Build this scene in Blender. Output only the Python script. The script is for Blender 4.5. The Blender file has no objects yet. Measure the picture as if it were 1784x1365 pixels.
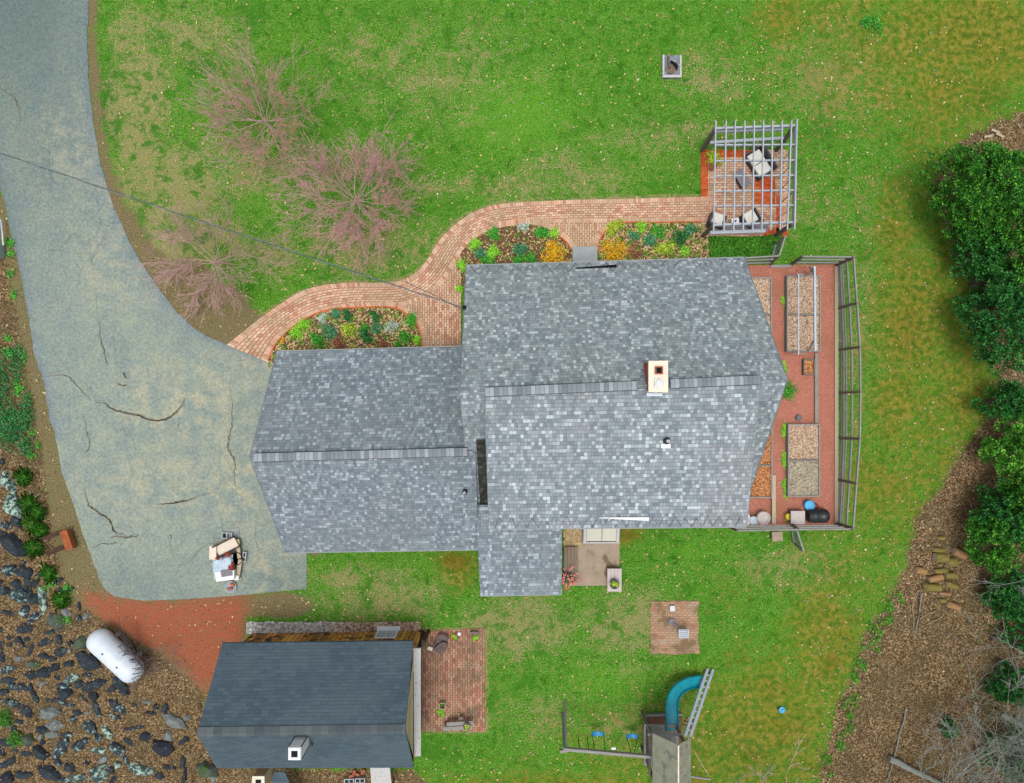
import bpy, bmesh, math, random
import numpy as np
from mathutils import Vector, Matrix, Euler, geometry
R = random.Random(7)
NR = np.random.RandomState(11)
sc = bpy.context.scene
col = sc.collection
# ------------------------------------------------------------------ camera
H = 28.8; F = 1238.0; CX = 892.0; CY = 682.5
cam = bpy.data.objects.new('camera', bpy.data.cameras.new('camera')); col.objects.link(cam)
cam.location = (0, 0, H); cam.rotation_euler = (0, 0, 0)
cam.data.sensor_fit = 'HORIZONTAL'; cam.data.sensor_width = 36; cam.data.lens = 36*F/1784
cam.data.clip_start = .1; cam.data.clip_end = 600
sc.camera = cam
# ------------------------------------------------------------------ light (bright overcast)
SUN_EL = math.radians(83); SUN_AZ = math.radians(200)
w = bpy.data.worlds.new('World'); sc.world = w; w.use_nodes = True
nt = w.node_tree; bg = nt.nodes['Background']
sky = nt.nodes.new('ShaderNodeTexSky'); sky.sky_type = 'NISHITA'; sky.sun_disc = False
sky.sun_elevation = SUN_EL; sky.sun_rotation = SUN_AZ; sky.dust_density = 4; sky.air_density = 1
hs = nt.nodes.new('ShaderNodeHueSaturation'); hs.inputs['Saturation'].default_value = .28
nt.links.new(sky.outputs[0], hs.inputs['Color']); nt.links.new(hs.outputs[0], bg.inputs[0])
bg.inputs[1].default_value = .13
sl = bpy.data.lights.new('sun', 'SUN'); sl.energy = 1.2; sl.angle = math.radians(24); sl.color = (1, .97, .93)
so = bpy.data.objects.new('sun', sl); col.objects.link(so); so.location = (0, -10, 40)
so.rotation_euler = (math.radians(90)-SUN_EL, 0, math.pi-SUN_AZ)
sc.view_settings.view_transform = 'Standard'; sc.view_settings.look = 'None'
sc.view_settings.gamma = 1; sc.view_settings.exposure = .55

# ------------------------------------------------------------------ helpers
def P(px, py, z=0.0):
    k = (H-z)/F
    return Vector(((px-CX)*k, -(py-CY)*k, z))
def S(r, g, b):                       # sRGB 0-255 -> linear albedo for this exposure
    def l(c):
        c /= 255.0
        return (c/12.92 if c <= .04045 else ((c+.055)/1.055)**2.4)/1.33
    return (l(r), l(g), l(b), 1)

class N:
    """tiny node-tree wrapper"""
    def __init__(s, name, rough=.85, spec=.25, metal=0):
        s.m = bpy.data.materials.new(name); s.m.use_nodes = True; s.t = s.m.node_tree
        s.b = s.t.nodes['Principled BSDF']; s.b.inputs['Roughness'].default_value = rough
        s.b.inputs['Specular IOR Level'].default_value = spec; s.b.inputs['Metallic'].default_value = metal
    def put(s, sock, v):
        if v is None: return
        if hasattr(v, 'is_output') or isinstance(v, bpy.types.NodeSocket): s.t.links.new(v, sock)
        else:
            try: sock.default_value = v
            except Exception:
                sock.default_value = (v, v, v)
    def node(s, typ, ins=None, **props):
        n = s.t.nodes.new(typ)
        for k, v in props.items(): setattr(n, k, v)
        for k, v in (ins or {}).items(): s.put(n.inputs[k], v)
        return n
    def math(s, op, a, b=None, c=None):
        n = s.node('ShaderNodeMath', operation=op); s.put(n.inputs[0], a)
        if b is not None: s.put(n.inputs[1], b)
        if c is not None: s.put(n.inputs[2], c)
        return n.outputs[0]
    def smooth(s, v, lo, hi):
        n = s.node('ShaderNodeMapRange', {'Value': v, 'From Min': lo, 'From Max': hi}, interpolation_type='SMOOTHSTEP')
        return n.outputs[0]
    def noise(s, scale, detail=3, rough=.55, vec=None, dist=0, which=0):
        n = s.node('ShaderNodeTexNoise', {'Scale': scale, 'Detail': detail, 'Roughness': rough, 'Distortion': dist})
        s.put(n.inputs['Vector'], vec if vec is not None else s.pos())
        return n.outputs[which]
    def voro(s, scale, vec=None, feature='F1', out='Distance'):
        n = s.node('ShaderNodeTexVoronoi', {'Scale': scale}, feature=feature)
        s.put(n.inputs['Vector'], vec if vec is not None else s.pos())
        return n.outputs[out]
    def pos(s):
        if not hasattr(s, '_p'): s._p = s.node('ShaderNodeTexCoord').outputs['Object']
        return s._p
    def wpos(s):
        if not hasattr(s, '_w'): s._w = s.node('ShaderNodeNewGeometry').outputs['Position']
        return s._w
    def uv(s): return s.node('ShaderNodeTexCoord').outputs['UV']
    def island(s): return s.node('ShaderNodeNewGeometry').outputs['Random Per Island']
    def attr(s, name): return s.node('ShaderNodeAttribute', attribute_name=name).outputs['Fac']
    def mix(s, f, a, b, mode='MIX'):
        n = s.node('ShaderNodeMix', data_type='RGBA', blend_type=mode)
        s.put(n.inputs[0], f); s.put(n.inputs[6], a); s.put(n.inputs[7], b)
        return n.outputs[2]
    def ramp(s, f, stops, const=False):
        n = s.node('ShaderNodeValToRGB'); s.put(n.inputs[0], f); cr = n.color_ramp
        if const: cr.interpolation = 'CONSTANT'
        while len(cr.elements) < len(stops): cr.elements.new(.5)
        for e, (p, c) in zip(cr.elements, stops): e.position = p; e.color = c
        return n.outputs[0]
    def base(s, c): s.put(s.b.inputs['Base Color'], c); return s
    def bump(s, h, strength=.4, dist=.02):
        n = s.node('ShaderNodeBump', {'Height': h, 'Strength': strength, 'Distance': dist})
        s.put(s.b.inputs['Normal'], n.outputs[0]); return s
    def wn(s, x, y=None):
        v = s.node('ShaderNodeCombineXYZ'); s.put(v.inputs[0], x)
        if y is not None: s.put(v.inputs[1], y)
        return s.node('ShaderNodeTexWhiteNoise', {'Vector': v.outputs[0]}, noise_dimensions='2D').outputs['Value']

def plain(name, c, rough=.7, var=.25, scale=6, bump=.15, spec=.3, metal=0, spots=None):
    n = N(name, rough, spec, metal)
    dk = tuple(x*(1-var) for x in c[:3])+(1,); lt = tuple(min(1, x*(1+var)) for x in c[:3])+(1,)
    f = n.noise(scale, 5, .6); cc = n.ramp(f, [(.3, dk), (.7, lt)])
    if spots:
        g = n.smooth(n.noise(spots[1], 4, .6), spots[2], spots[2]+.08); cc = n.mix(g, cc, spots[0])
    n.base(cc); n.bump(n.noise(scale*6, 3), bump, .01)
    return n.m
def leafmat(name, stops, rough=.6, big=1.2, contrast=.35, gain=1.0):
    n = N(name, rough, .2); stops = [(p, tuple(min(.85, x*gain) for x in c[:3])+(1,)) for p, c in stops]
    c = n.ramp(n.island(), stops)
    f = n.smooth(n.noise(big, 2, .5), .35, .65)
    c = n.mix(n.math('MULTIPLY', f, contrast), c, (0.35, .4, .35, 1), 'MULTIPLY')
    n.base(c); return n.m
def cells(name, w_, h_, stops, gap, gapcol, mort=.008, jitter=False, rough=.9, wide=False, tint=None, streak=0, bumps=.3, spec=.2, dirt=None, tone=0):
    """courses of bricks / shingles laid out on the surface's own UV (metres)"""
    n = N(name, rough, spec)
    sp = n.node('ShaderNodeSeparateXYZ', {0: n.uv()}); u, v = sp.outputs[0], sp.outputs[1]
    vr = n.math('DIVIDE', v, h_); row = n.math('FLOOR', vr); fv = n.math('FRACT', vr)
    if jitter: off = n.wn(row, 3.7)
    else: off = n.math('FRACT', n.math('MULTIPLY', row, .5))
    ur = n.math('ADD', n.math('DIVIDE', u, w_), off)
    if jitter: ur = n.math('ADD', ur, n.math('MULTIPLY', n.noise(2.2, 1, .5, vec=n.node('ShaderNodeCombineXYZ', {0: n.math('MULTIPLY', u, 2.0), 1: n.math('MULTIPLY', row, 7.3)}).outputs[0]), .45))
    cl = n.math('FLOOR', ur); fu = n.math('FRACT', ur)
    r = n.wn(cl, row)
    if wide:
        c2 = n.math('FLOOR', n.math('DIVIDE', cl, 2)); pick = n.math('GREATER_THAN', n.wn(c2, n.math('ADD', row, 31.5)), .82)
        r2 = n.wn(c2, n.math('ADD', row, 77.5))
        r = n.math('ADD', n.math('MULTIPLY', r, n.math('SUBTRACT', 1, pick)), n.math('MULTIPLY', r2, pick))
    c = n.ramp(r, stops, const=False)
    if tone:
        r3 = n.wn(cl, n.math('ADD', row, 123.5)); c = n.mix(tone*1.6, c, n.ramp(r3, [(0, S(150,142,158)), (.35, S(156,154,148)), (.65, S(140,160,168)), (1, S(138,162,156))]))
    if tint: c = n.mix(n.math('MULTIPLY', n.smooth(n.noise(tint[1], 3, .6, vec=n.wpos()), .42, .62), tint[2]), c, tint[0])
    if dirt: c = n.mix(n.math('MULTIPLY', n.smooth(n.noise(dirt[1], 4, .65, vec=n.wpos()), dirt[3], dirt[3]+.12), dirt[2]), c, dirt[0])
    g = n.noise(60, 2, .6, vec=n.wpos()); c = n.mix(.35, c, n.mix(n.smooth(g, .35, .65), (.25, .25, .25, 1), (.8, .8, .8, 1)), 'OVERLAY')
    du = n.math('MULTIPLY', n.math('MINIMUM', fu, n.math('SUBTRACT', 1, fu)), w_)
    dv = n.math('MULTIPLY', n.math('MINIMUM', fv, n.math('SUBTRACT', 1, fv)), h_)
    e = n.smooth(n.math('MINIMUM', n.math('MULTIPLY', du, 1.0 if not jitter else 1.8), dv), mort*.5, mort*1.6)
    c = n.mix(n.math('MULTIPLY', n.math('SUBTRACT', 1, e), gap), c, gapcol)
    n.base(c); n.bump(n.math('ADD', e, n.math('MULTIPLY', r, .4)), bumps, .012)
    return n.m

class MB:
    """mesh builder"""
    def __init__(s): s.v = []; s.f = []; s.uv = []; s.sm = False
    def add(s, vs, fs, uvs=None):
        o = len(s.v); s.v += [tuple(x) for x in vs]
        for i, f in enumerate(fs):
            s.f.append(tuple(o+k for k in f)); s.uv.append(uvs[i] if uvs else None)
        return s
    def box(s, c, d, rz=0, M=None):
        x, y, z = (k/2 for k in d); m = M if M is not None else Matrix.Translation(Vector(c)) @ Matrix.Rotation(rz, 4, 'Z')
        vs = [m @ Vector(q) for q in ((-x,-y,-z),(x,-y,-z),(x,y,-z),(-x,y,-z),(-x,-y,z),(x,-y,z),(x,y,z),(-x,y,z))]
        fs = [(3,2,1,0),(4,5,6,7),(0,1,5,4),(1,2,6,5),(2,3,7,6),(3,0,4,7)]
        L = [(2*x,2*y),(2*x,2*y),(2*x,2*z),(2*y,2*z),(2*x,2*z),(2*y,2*z)]
        return s.add(vs, fs, [[(0,0),(a,0),(a,b),(0,b)] for a, b in L])
    def bar(s, a, b, w_, h_=None, up=Vector((0,0,1))):
        a = Vector(a); b = Vector(b); h_ = h_ or w_; d = b-a; L = d.length
        if L < 1e-5: return s
        x = d/L; y = up.cross(x)
        if y.length < .05: y = Vector((0,1,0)).cross(x)
        y.normalize(); z = x.cross(y)
        M = Matrix((x.to_4d(), y.to_4d(), z.to_4d(), Vector((0,0,0,1)))).transposed()
        for i in range(3): M[3][i] = 0
        M = Matrix.Translation((a+b)/2) @ M
        M[3][3] = 1
        return s.box(None, (L, w_, h_), M=M)
    def tube(s, pts, rad, n=8, cap=True):
        pts = [Vector(p) for p in pts]; rings = []
        if not hasattr(rad, '__len__'): rad = [rad]*len(pts)
        vs = []; L = 0; ls = []
        for i, p in enumerate(pts):
            if i: L += (p-pts[i-1]).length
            ls.append(L)
            d = (pts[min(i+1, len(pts)-1)]-pts[max(i-1, 0)]).normalized()
            up = Vector((0,0,1)) if abs(d.z) < .9 else Vector((1,0,0))
            x = up.cross(d).normalized(); y = d.cross(x)
            for k in range(n):
                a = 2*math.pi*k/n; vs.append(p+(x*math.cos(a)+y*math.sin(a))*rad[i])
        fs = []; uvs = []
        for i in range(len(pts)-1):
            for k in range(n):
                fs.append((i*n+k, i*n+(k+1)%n, (i+1)*n+(k+1)%n, (i+1)*n+k))
                uvs.append([(k/n, ls[i]), ((k+1)/n, ls[i]), ((k+1)/n, ls[i+1]), (k/n, ls[i+1])])
        if cap:
            fs.append(tuple(range(n-1, -1, -1))); uvs.append([(0,0)]*n)
            fs.append(tuple((len(pts)-1)*n+k for k in range(n))); uvs.append([(0,0)]*n)
        return s.add(vs, fs, uvs)
    def lathe(s, c, prof, n=20, sx=1, sy=1):
        c = Vector(c); vs = []; fs = []
        for r, z in prof:
            for k in range(n):
                a = 2*math.pi*k/n; vs.append(c+Vector((r*sx*math.cos(a), r*sy*math.sin(a), z)))
        for i in range(len(prof)-1):
            for k in range(n): fs.append((i*n+k, i*n+(k+1)%n, (i+1)*n+(k+1)%n, (i+1)*n+k))
        if prof[0][0] > 1e-4: fs.append(tuple(range(n-1, -1, -1)))
        if prof[-1][0] > 1e-4: fs.append(tuple((len(prof)-1)*n+k for k in range(n)))
        return s.add(vs, fs)
    def prism(s, pts, z0, z1):
        """vertical extrusion of a 2-D polygon (world xy), top face tessellated"""
        p2 = [Vector((p[0], p[1], 0)) for p in pts]; n = len(p2)
        tris = geometry.tessellate_polygon([p2])
        vs = [(p.x, p.y, z1) for p in p2]+[(p.x, p.y, z0) for p in p2]
        fs = []; uvs = []
        for t in tris:
            a, b, c = t
            if (p2[b]-p2[a]).cross(p2[c]-p2[a]).z < 0: a, b, c = a, c, b
            fs.append((a, b, c)); uvs.append([(p2[i].x, p2[i].y) for i in (a, b, c)])
        area = sum(p2[i].x*p2[(i+1)%n].y-p2[(i+1)%n].x*p2[i].y for i in range(n))
        for i in range(n):
            j = (i+1) % n; f = (i+n, j+n, j, i) if area > 0 else (i, j, j+n, i+n)
            fs.append(f); uvs.append([(0,0),(.1,0),(.1,.1),(0,.1)])
        return s.add(vs, fs, uvs)
    def slab(s, a, b, c, d, t):
        """sloped slab: a,b along the eave, c,d along the ridge (c over b, d over a); top face carries metre UVs"""
        a, b, c, d = (Vector(q) for q in (a, b, c, d))
        u = (b-a).normalized(); nrm = (b-a).cross(d-a).normalized()
        if nrm.z < 0: nrm = -nrm
        vv = nrm.cross(u)
        if vv.dot(d-a) < 0: vv = -vv
        top = [a, b, c, d]; bot = [p-Vector((0,0,t)) for p in top]
        m = lambda p: ((p-a).dot(u)+50, (p-a).dot(vv)+50)
        order = (0,1,2,3)
        if (b-a).cross(d-a).z < 0: order = (3,2,1,0)
        s.add(top+bot, [order, tuple(4+k for k in reversed(order))], [[m(top[k]) for k in order]]*2)
        for i in range(4):
            j = (i+1) % 4; s.add([top[i], top[j], bot[j], bot[i]], [(0,1,2,3)], [[(0,0),(1,0),(1,.1),(0,.1)]])
        return s
    def build(s, name, mat=None, parent=None, smooth=False, origin=None):
        me = bpy.data.meshes.new(name)
        o = bpy.data.objects.new(name, me); col.objects.link(o)
        off = Vector((0,0,0))
        if parent is not None: off = Vector(parent['_o']) if '_o' in parent else Vector((0,0,0))
        elif origin is not None: off = Vector(origin); 
        elif s.v:
            a = np.array(s.v); off = Vector(((a[:,0].min()+a[:,0].max())/2, (a[:,1].min()+a[:,1].max())/2, a[:,2].min()))
        me.from_pydata([(x-off.x, y-off.y, z-off.z) for x, y, z in s.v], [], s.f)
        if any(u is not None for u in s.uv):
            ul = me.uv_layers.new(name='UVMap'); i = 0; dat = []
            for f, u in zip(s.f, s.uv):
                for k in range(len(f)): dat += list(u[k]) if u is not None else [0, 0]
            ul.data.foreach_set('uv', dat)
        if smooth: me.polygons.foreach_set('use_smooth', [True]*len(me.polygons))
        if mat is not None: me.materials.append(mat)
        me.update()
        if parent is not None: o.parent = parent
        else: o.location = off
        o['_o'] = tuple(off)
        return o
def tag(o, label=None, cat=None, group=None, kind=None):
    if label: o['label'] = label
    if cat: o['category'] = cat
    if group: o['group'] = group
    if kind: o['kind'] = kind
    return o
def thing(name, loc, label, cat, group=None):
    o = bpy.data.objects.new(name, None); col.objects.link(o); o.location = loc; o['_o'] = tuple(loc)
    o.empty_display_size = .2
    return tag(o, label, cat, group)
def nmesh(name, V, Fc, mat, parent=None, attrs=None, smooth=False):
    """mesh straight from numpy arrays (V n x 3, Fc m x k)"""
    me = bpy.data.meshes.new(name); k = Fc.shape[1]
    off = np.array(parent['_o'] if parent is not None else (0, 0, 0)); V = V-off
    me.vertices.add(len(V)); me.vertices.foreach_set('co', V.astype(np.float32).ravel())
    me.loops.add(Fc.size); me.loops.foreach_set('vertex_index', Fc.astype(np.int32).ravel())
    me.polygons.add(len(Fc)); me.polygons.foreach_set('loop_start', np.arange(0, Fc.size, k, dtype=np.int32))
    try: me.polygons.foreach_set('loop_total', np.full(len(Fc), k, dtype=np.int32))
    except Exception: pass
    me.update(calc_edges=True)
    for an, av in (attrs or {}).items():
        at = me.attributes.new(an, 'FLOAT', 'POINT'); at.data.foreach_set('value', av.astype(np.float32))
    if smooth: me.polygons.foreach_set('use_smooth', [True]*len(me.polygons))
    me.materials.append(mat); me.validate()
    o = bpy.data.objects.new(name, me); col.objects.link(o)
    if parent is not None: o.parent = parent
    return o
def leaves(pts, s0, s1, tilt=1.0, asp=.6, rs=NR):
    """one bent quad per point"""
    n = len(pts); yaw = rs.uniform(0, 2*np.pi, n); tl = rs.uniform(-1, 1, n)*tilt; tl2 = rs.uniform(-1, 1, n)*tilt
    s = rs.uniform(s0, s1, n)/2
    ax = np.stack([np.cos(yaw)*np.cos(tl), np.sin(yaw)*np.cos(tl), np.sin(tl)], 1)
    ay = np.stack([-np.sin(yaw)*np.cos(tl2), np.cos(yaw)*np.cos(tl2), np.sin(tl2)], 1)
    ax *= s[:, None]; ay *= (s*asp)[:, None]
    V = np.stack([pts-ax, pts-ay+ax*.1, pts+ax, pts+ay+ax*.1], 1).reshape(-1, 3)
    return V, np.arange(4*n).reshape(n, 4)
def w2p(x, y): return CX+x*F/H, CY-y*F/H
def inpoly(px, py, poly):
    px = np.asarray(px); ins = np.zeros(px.shape, bool); n = len(poly); j = n-1
    for i in range(n):
        xi, yi = poly[i]; xj, yj = poly[j]
        c = ((yi > py) != (yj > py)) & (px < (xj-xi)*(py-yi)/((yj-yi) or 1e-9)+xi); ins ^= c; j = i
    return ins
def sdist(px, py, poly):
    """signed distance in px, positive inside"""
    d = np.full(px.shape, 1e9); n = len(poly)
    for i in range(n):
        ax, ay = poly[i]; bx, by = poly[(i+1) % n]; dx, dy = bx-ax, by-ay
        t = np.clip(((px-ax)*dx+(py-ay)*dy)/(dx*dx+dy*dy+1e-9), 0, 1)
        d = np.minimum(d, np.hypot(px-ax-t*dx, py-ay-t*dy))
    return np.where(inpoly(px, py, poly), d, -d)
def spline(pts, n=6):
    out = []; q = [pts[0]]+list(pts)+[pts[-1]]
    for i in range(1, len(q)-2):
        p0, p1, p2, p3 = (np.array(q[i+k], float) for k in (-1, 0, 1, 2))
        for k in range(n):
            t = k/n; out.append(tuple(.5*((2*p1)+(-p0+p2)*t+(2*p0-5*p1+4*p2-p3)*t*t+(-p0+3*p1-3*p2+p3)*t**3)))
    out.append(tuple(pts[-1])); return out

# ------------------------------------------------------------------ outlines on the ground (photo px of the ground plane)
DRIVE = [(-40,-160),(156,-160),(155,0),(153,50),(154,120),(159,180),(167,240),(177,290),(188,330),(205,375),(235,438),(270,492),(310,545),(350,580),(395,600),(415,609),(470,632),(535,640),(535,1027),(500,1030),(430,1037),(330,1044),(250,1046),(200,1040),(180,1022),(165,985),(150,945),(135,900),(118,850),(105,810),(97,760),(87,730),(81,690),(75,660),(61,620),(53,570),(45,520),(35,470),(25,430),(18,400),(10,360),(3,335),(-12,280),(-25,200),(-35,60)]
PAIRS = [((395,601),(467,632)),((425,577),(480,602)),((455,553),(500,578)),((490,529),(525,560)),((525,508),(555,547)),((565,497),(590,539)),((610,493),(625,535)),((655,493),(665,534)),((695,490),(705,533)),((722,477),(745,516)),((742,456),(775,488)),((757,432),(792,461)),((772,411),(806,437)),((795,390),(824,418)),((822,371),(848,404)),((860,358),(877,396)),((905,353),(912,391)),((960,350),(962,389)),((1020,348),(1021,388)),((1080,347),(1081,388)),((1150,345),(1151,387)),((1238,343),(1239,386))]
PATH = [a for a, b in PAIRS]+[b for a, b in reversed(PAIRS)]
PLAZA = [(660,528),(745,514),(797,446),(803,446),(803,640),(737,640),(736,604),(729,571),(710,548),(684,536)]
ENTRY = [(935,386),(1100,386),(1082,389),(1056,402),(1044,421),(1041,436),(997,436),(984,418),(962,403)]
BED_A = [(467,634),(480,600),(507,573),(542,552),(574,541),(628,537),(682,537),(708,549),(728,571),(735,604),(736,642),(467,642)]
BED_B = [(797,640),(797,462),(802,442),(818,424),(843,408),(872,397),(912,392),(940,395),(962,404),(983,420),(996,436),(997,500),(797,500)]
BED_C = [(1041,500),(1041,456),(1045,421),(1056,404),(1082,391),(1151,389),(1222,387),(1232,410),(1236,450),(1236,500)]
GARDEN = [(1240,463),(1457,461),(1458,916),(1240,916)]
PATIO = [(735,1100),(845,1094),(846,1274),(735,1274)]
PAD = [(1133,1047),(1216,1047),(1217,1139),(1133,1139)]
SLABC = [(985,920),(1079,920),(1079,1020),(985,1021)]
PERG = [(1221,262),(1372,262),(1372,413),(1221,413)]
RED = [(140,1030),(200,1041),(330,1045),(431,1037),(431,1110),(400,1140),(378,1195),(355,1205),(335,1195),(315,1165),(290,1135),(250,1130),(215,1110),(185,1095),(165,1070),(145,1050)]
LITL = [(-600,430),(10,440),(35,600),(50,690),(70,790),(80,850),(90,930),(105,1000),(130,1050),(190,1090),(250,1125),(300,1160),(345,1200),(372,1250),(400,1335),(720,1345),(760,1395),(760,1900),(-900,1900)]
LITR = [(1850,175),(1760,205),(1700,232),(1660,262),(1630,320),(1645,390),(1690,480),(1712,600),(1745,650),(1730,720),(1690,770),(1650,830),(1600,900),(1575,990),(1545,1060),(1505,1110),(1485,1180),(1455,1240),(1440,1300),(1420,1400),(1400,1900),(2900,1900),(2900,100)]
DIRT1 = [(150,-160),(172,-20),(168,60),(175,160),(182,230),(197,300),(215,350),(240,385),(262,420),(300,455),(370,490),(420,510),(450,545),(470,560),(440,590),(400,615),(330,590),(250,490),(190,370),(160,240),(150,100)]
DIRT2 = [(0,330),(-30,340),(15,480),(30,600),(55,700),(62,780),(75,860),(110,960),(135,1060),(190,1080),(200,1030),(160,960),(110,800),(95,700),(60,560),(25,400)]
FOOT = [(430,605),(835,605),(835,470),(1250,470),(1250,870),(980,880),(980,1010),(838,1010),(838,945),(430,945)]
blobs = dict(
 dry=[(250,200,60,170,.85),(300,330,120,90,.85),(330,60,110,60,.6),(215,90,40,120,.6),(430,300,120,80,.5),(330,420,120,60,.8),(640,430,170,60,.6),(900,325,220,26,.55),(1000,300,150,60,.45),(760,130,220,120,.4),(640,90,90,60,.4),(1500,520,45,300,.4),(1100,1090,120,90,.55),(660,1040,160,60,.55),(900,1090,110,70,.7),(1450,560,60,100,.4),(1380,990,130,50,.5),(1240,140,90,60,.5),(1150,240,160,50,.4),(1450,130,150,120,.45),(1120,1270,120,60,.5),(950,1250,110,60,.4),(480,450,100,50,.5),(600,1010,30,20,.9),(1380,350,100,80,.4)],
 moss=[(1640,700,190,560,.62),(1300,1330,360,130,.7),(1620,90,300,180,.72),(1480,980,150,200,.45),(1700,60,190,130,.95),(1480,20,160,60,.6),(1650,250,120,90,.6),(1650,120,160,170,.8),(1760,70,90,90,.8),(1560,400,55,120,.75),(1590,560,90,150,.95),(1565,700,65,120,.85),(1530,850,110,90,.75),(1680,680,60,90,.9),(1640,800,60,60,.6),(1340,1250,170,130,.85),(1440,1130,90,150,.85),(1480,1010,70,80,.5),(1200,1340,120,60,.8),(1640,640,60,100,.7),(1370,30,70,60,.8),(1000,1370,260,34,.75),(795,985,48,30,.95),(800,1010,30,30,.8),(1200,1190,60,40,.5),(1290,1030,90,60,.3),(1090,930,40,26,.8),(300,540,100,50,.3),(1690,180,40,60,.5),(700,1370,60,30,.7)],  # olive moss; upper right blobs also paint in the lens's corner darkening
 dark=[(190,180,26,100,.9),(200,230,14,60,.8),(350,110,60,40,.8),(560,210,60,60,.6),(600,170,50,60,.5),(440,30,60,40,.7),(700,50,80,50,.4),(1520,45,26,20,.95),(1450,100,60,30,.6),(1430,230,60,50,.7),(1500,230,40,40,.5),(1470,560,12,200,.8),(1400,450,60,20,.5),(830,380,50,30,.5),(780,350,50,60,.5),(760,1200,30,100,.4),(760,1310,90,30,.6),(900,1320,90,30,.4),(1640,380,30,50,.6),(640,1050,80,26,.8),(1240,1080,40,60,.5),(1040,1030,50,30,.4),(1160,930,50,30,.5),(270,120,26,50,.5),(350,60,60,26,.6),(1720,170,60,40,.9)],
 lime=[(900,200,150,110,.9),(1080,300,90,60,.5),(1000,120,120,60,.4),(560,330,90,40,.6),(450,350,60,60,.7),(430,400,60,40,.6),(1060,1180,120,60,.7),(860,1290,60,40,.4),(1220,960,120,50,.6),(1360,1080,60,80,.4),(430,530,60,20,.7),(500,480,80,40,.5),(1300,250,100,30,.3),(830,1060,90,30,.5),(1400,640,60,120,.4),(1470,420,60,60,.3),(720,990,60,26,.6)])
BRN = [(1560,400,40,90,.5),(1580,580,50,110,.6),(1380,1250,90,70,.6),(1450,1150,40,90,.7),(1330,1330,90,50,.5),(1200,1350,80,40,.6),(795,975,45,22,1),(1690,610,30,70,.7),(1600,490,60,60,.5),(1760,100,50,70,.4),(1370,30,50,40,.7),(1090,930,34,20,1),(900,1360,200,30,.6),(1180,1250,60,20,.6),(1140,1300,60,40,.7),(1540,830,40,40,.6),(1560,910,40,20,.4),(1690,520,30,110,.8),(1650,430,20,60,.6)]  # brown ground; blobs beside the right-hand trees also paint in their shade
def blobsum(px, py, L):
    v = np.zeros(px.shape)
    for cx, cy, rx, ry, s in L: v = np.maximum(v, s*np.exp(-(((px-cx)/rx)**2+((py-cy)/ry)**2)))
    return v
def masks(px, py):
    d = {k: blobsum(px, py, L) for k, L in blobs.items()}
    d['brn'] = blobsum(px, py, BRN)
    st = lambda v, w_: np.clip(v/w_*.5+.5, 0, 1)
    d['litter'] = np.maximum(st(sdist(px, py, LITL), 22), st(sdist(px, py, LITR), 26))
    d['dirt'] = np.maximum(np.maximum(st(sdist(px, py, DIRT1), 26), st(sdist(px, py, DIRT2), 24)), blobsum(px, py, [(485,1055,72,26,1.1),(100,930,34,110,.9),(120,1010,30,50,.9),(20,350,30,60,.8),(555,965,40,12,.6),(700,500,120,12,.3)]))
    d['red'] = st(sdist(px, py, RED), 34)
    pe = np.maximum(sdist(px, py, PATH), sdist(px, py, PATIO)); d['dry'] = np.maximum(d['dry'], .85*np.clip(1+pe/9, 0, 1)*(pe < 3))
    d['dirt'] = np.maximum(d['dirt'], .95*st(sdist(px, py, RED)+24, 22)*(px < 425))
    d['dirt'] = np.maximum(d['dirt'], blobsum(px, py, [(330,490,70,60,.75),(370,545,90,45,.9),(285,1150,50,50,1.1),(320,1190,40,40,.9),(240,1110,50,30,.6),(345,1180,30,50,.7)]))
    return d
MK = ('dry', 'moss', 'dark', 'lime', 'brn', 'litter', 'dirt', 'red')

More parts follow.
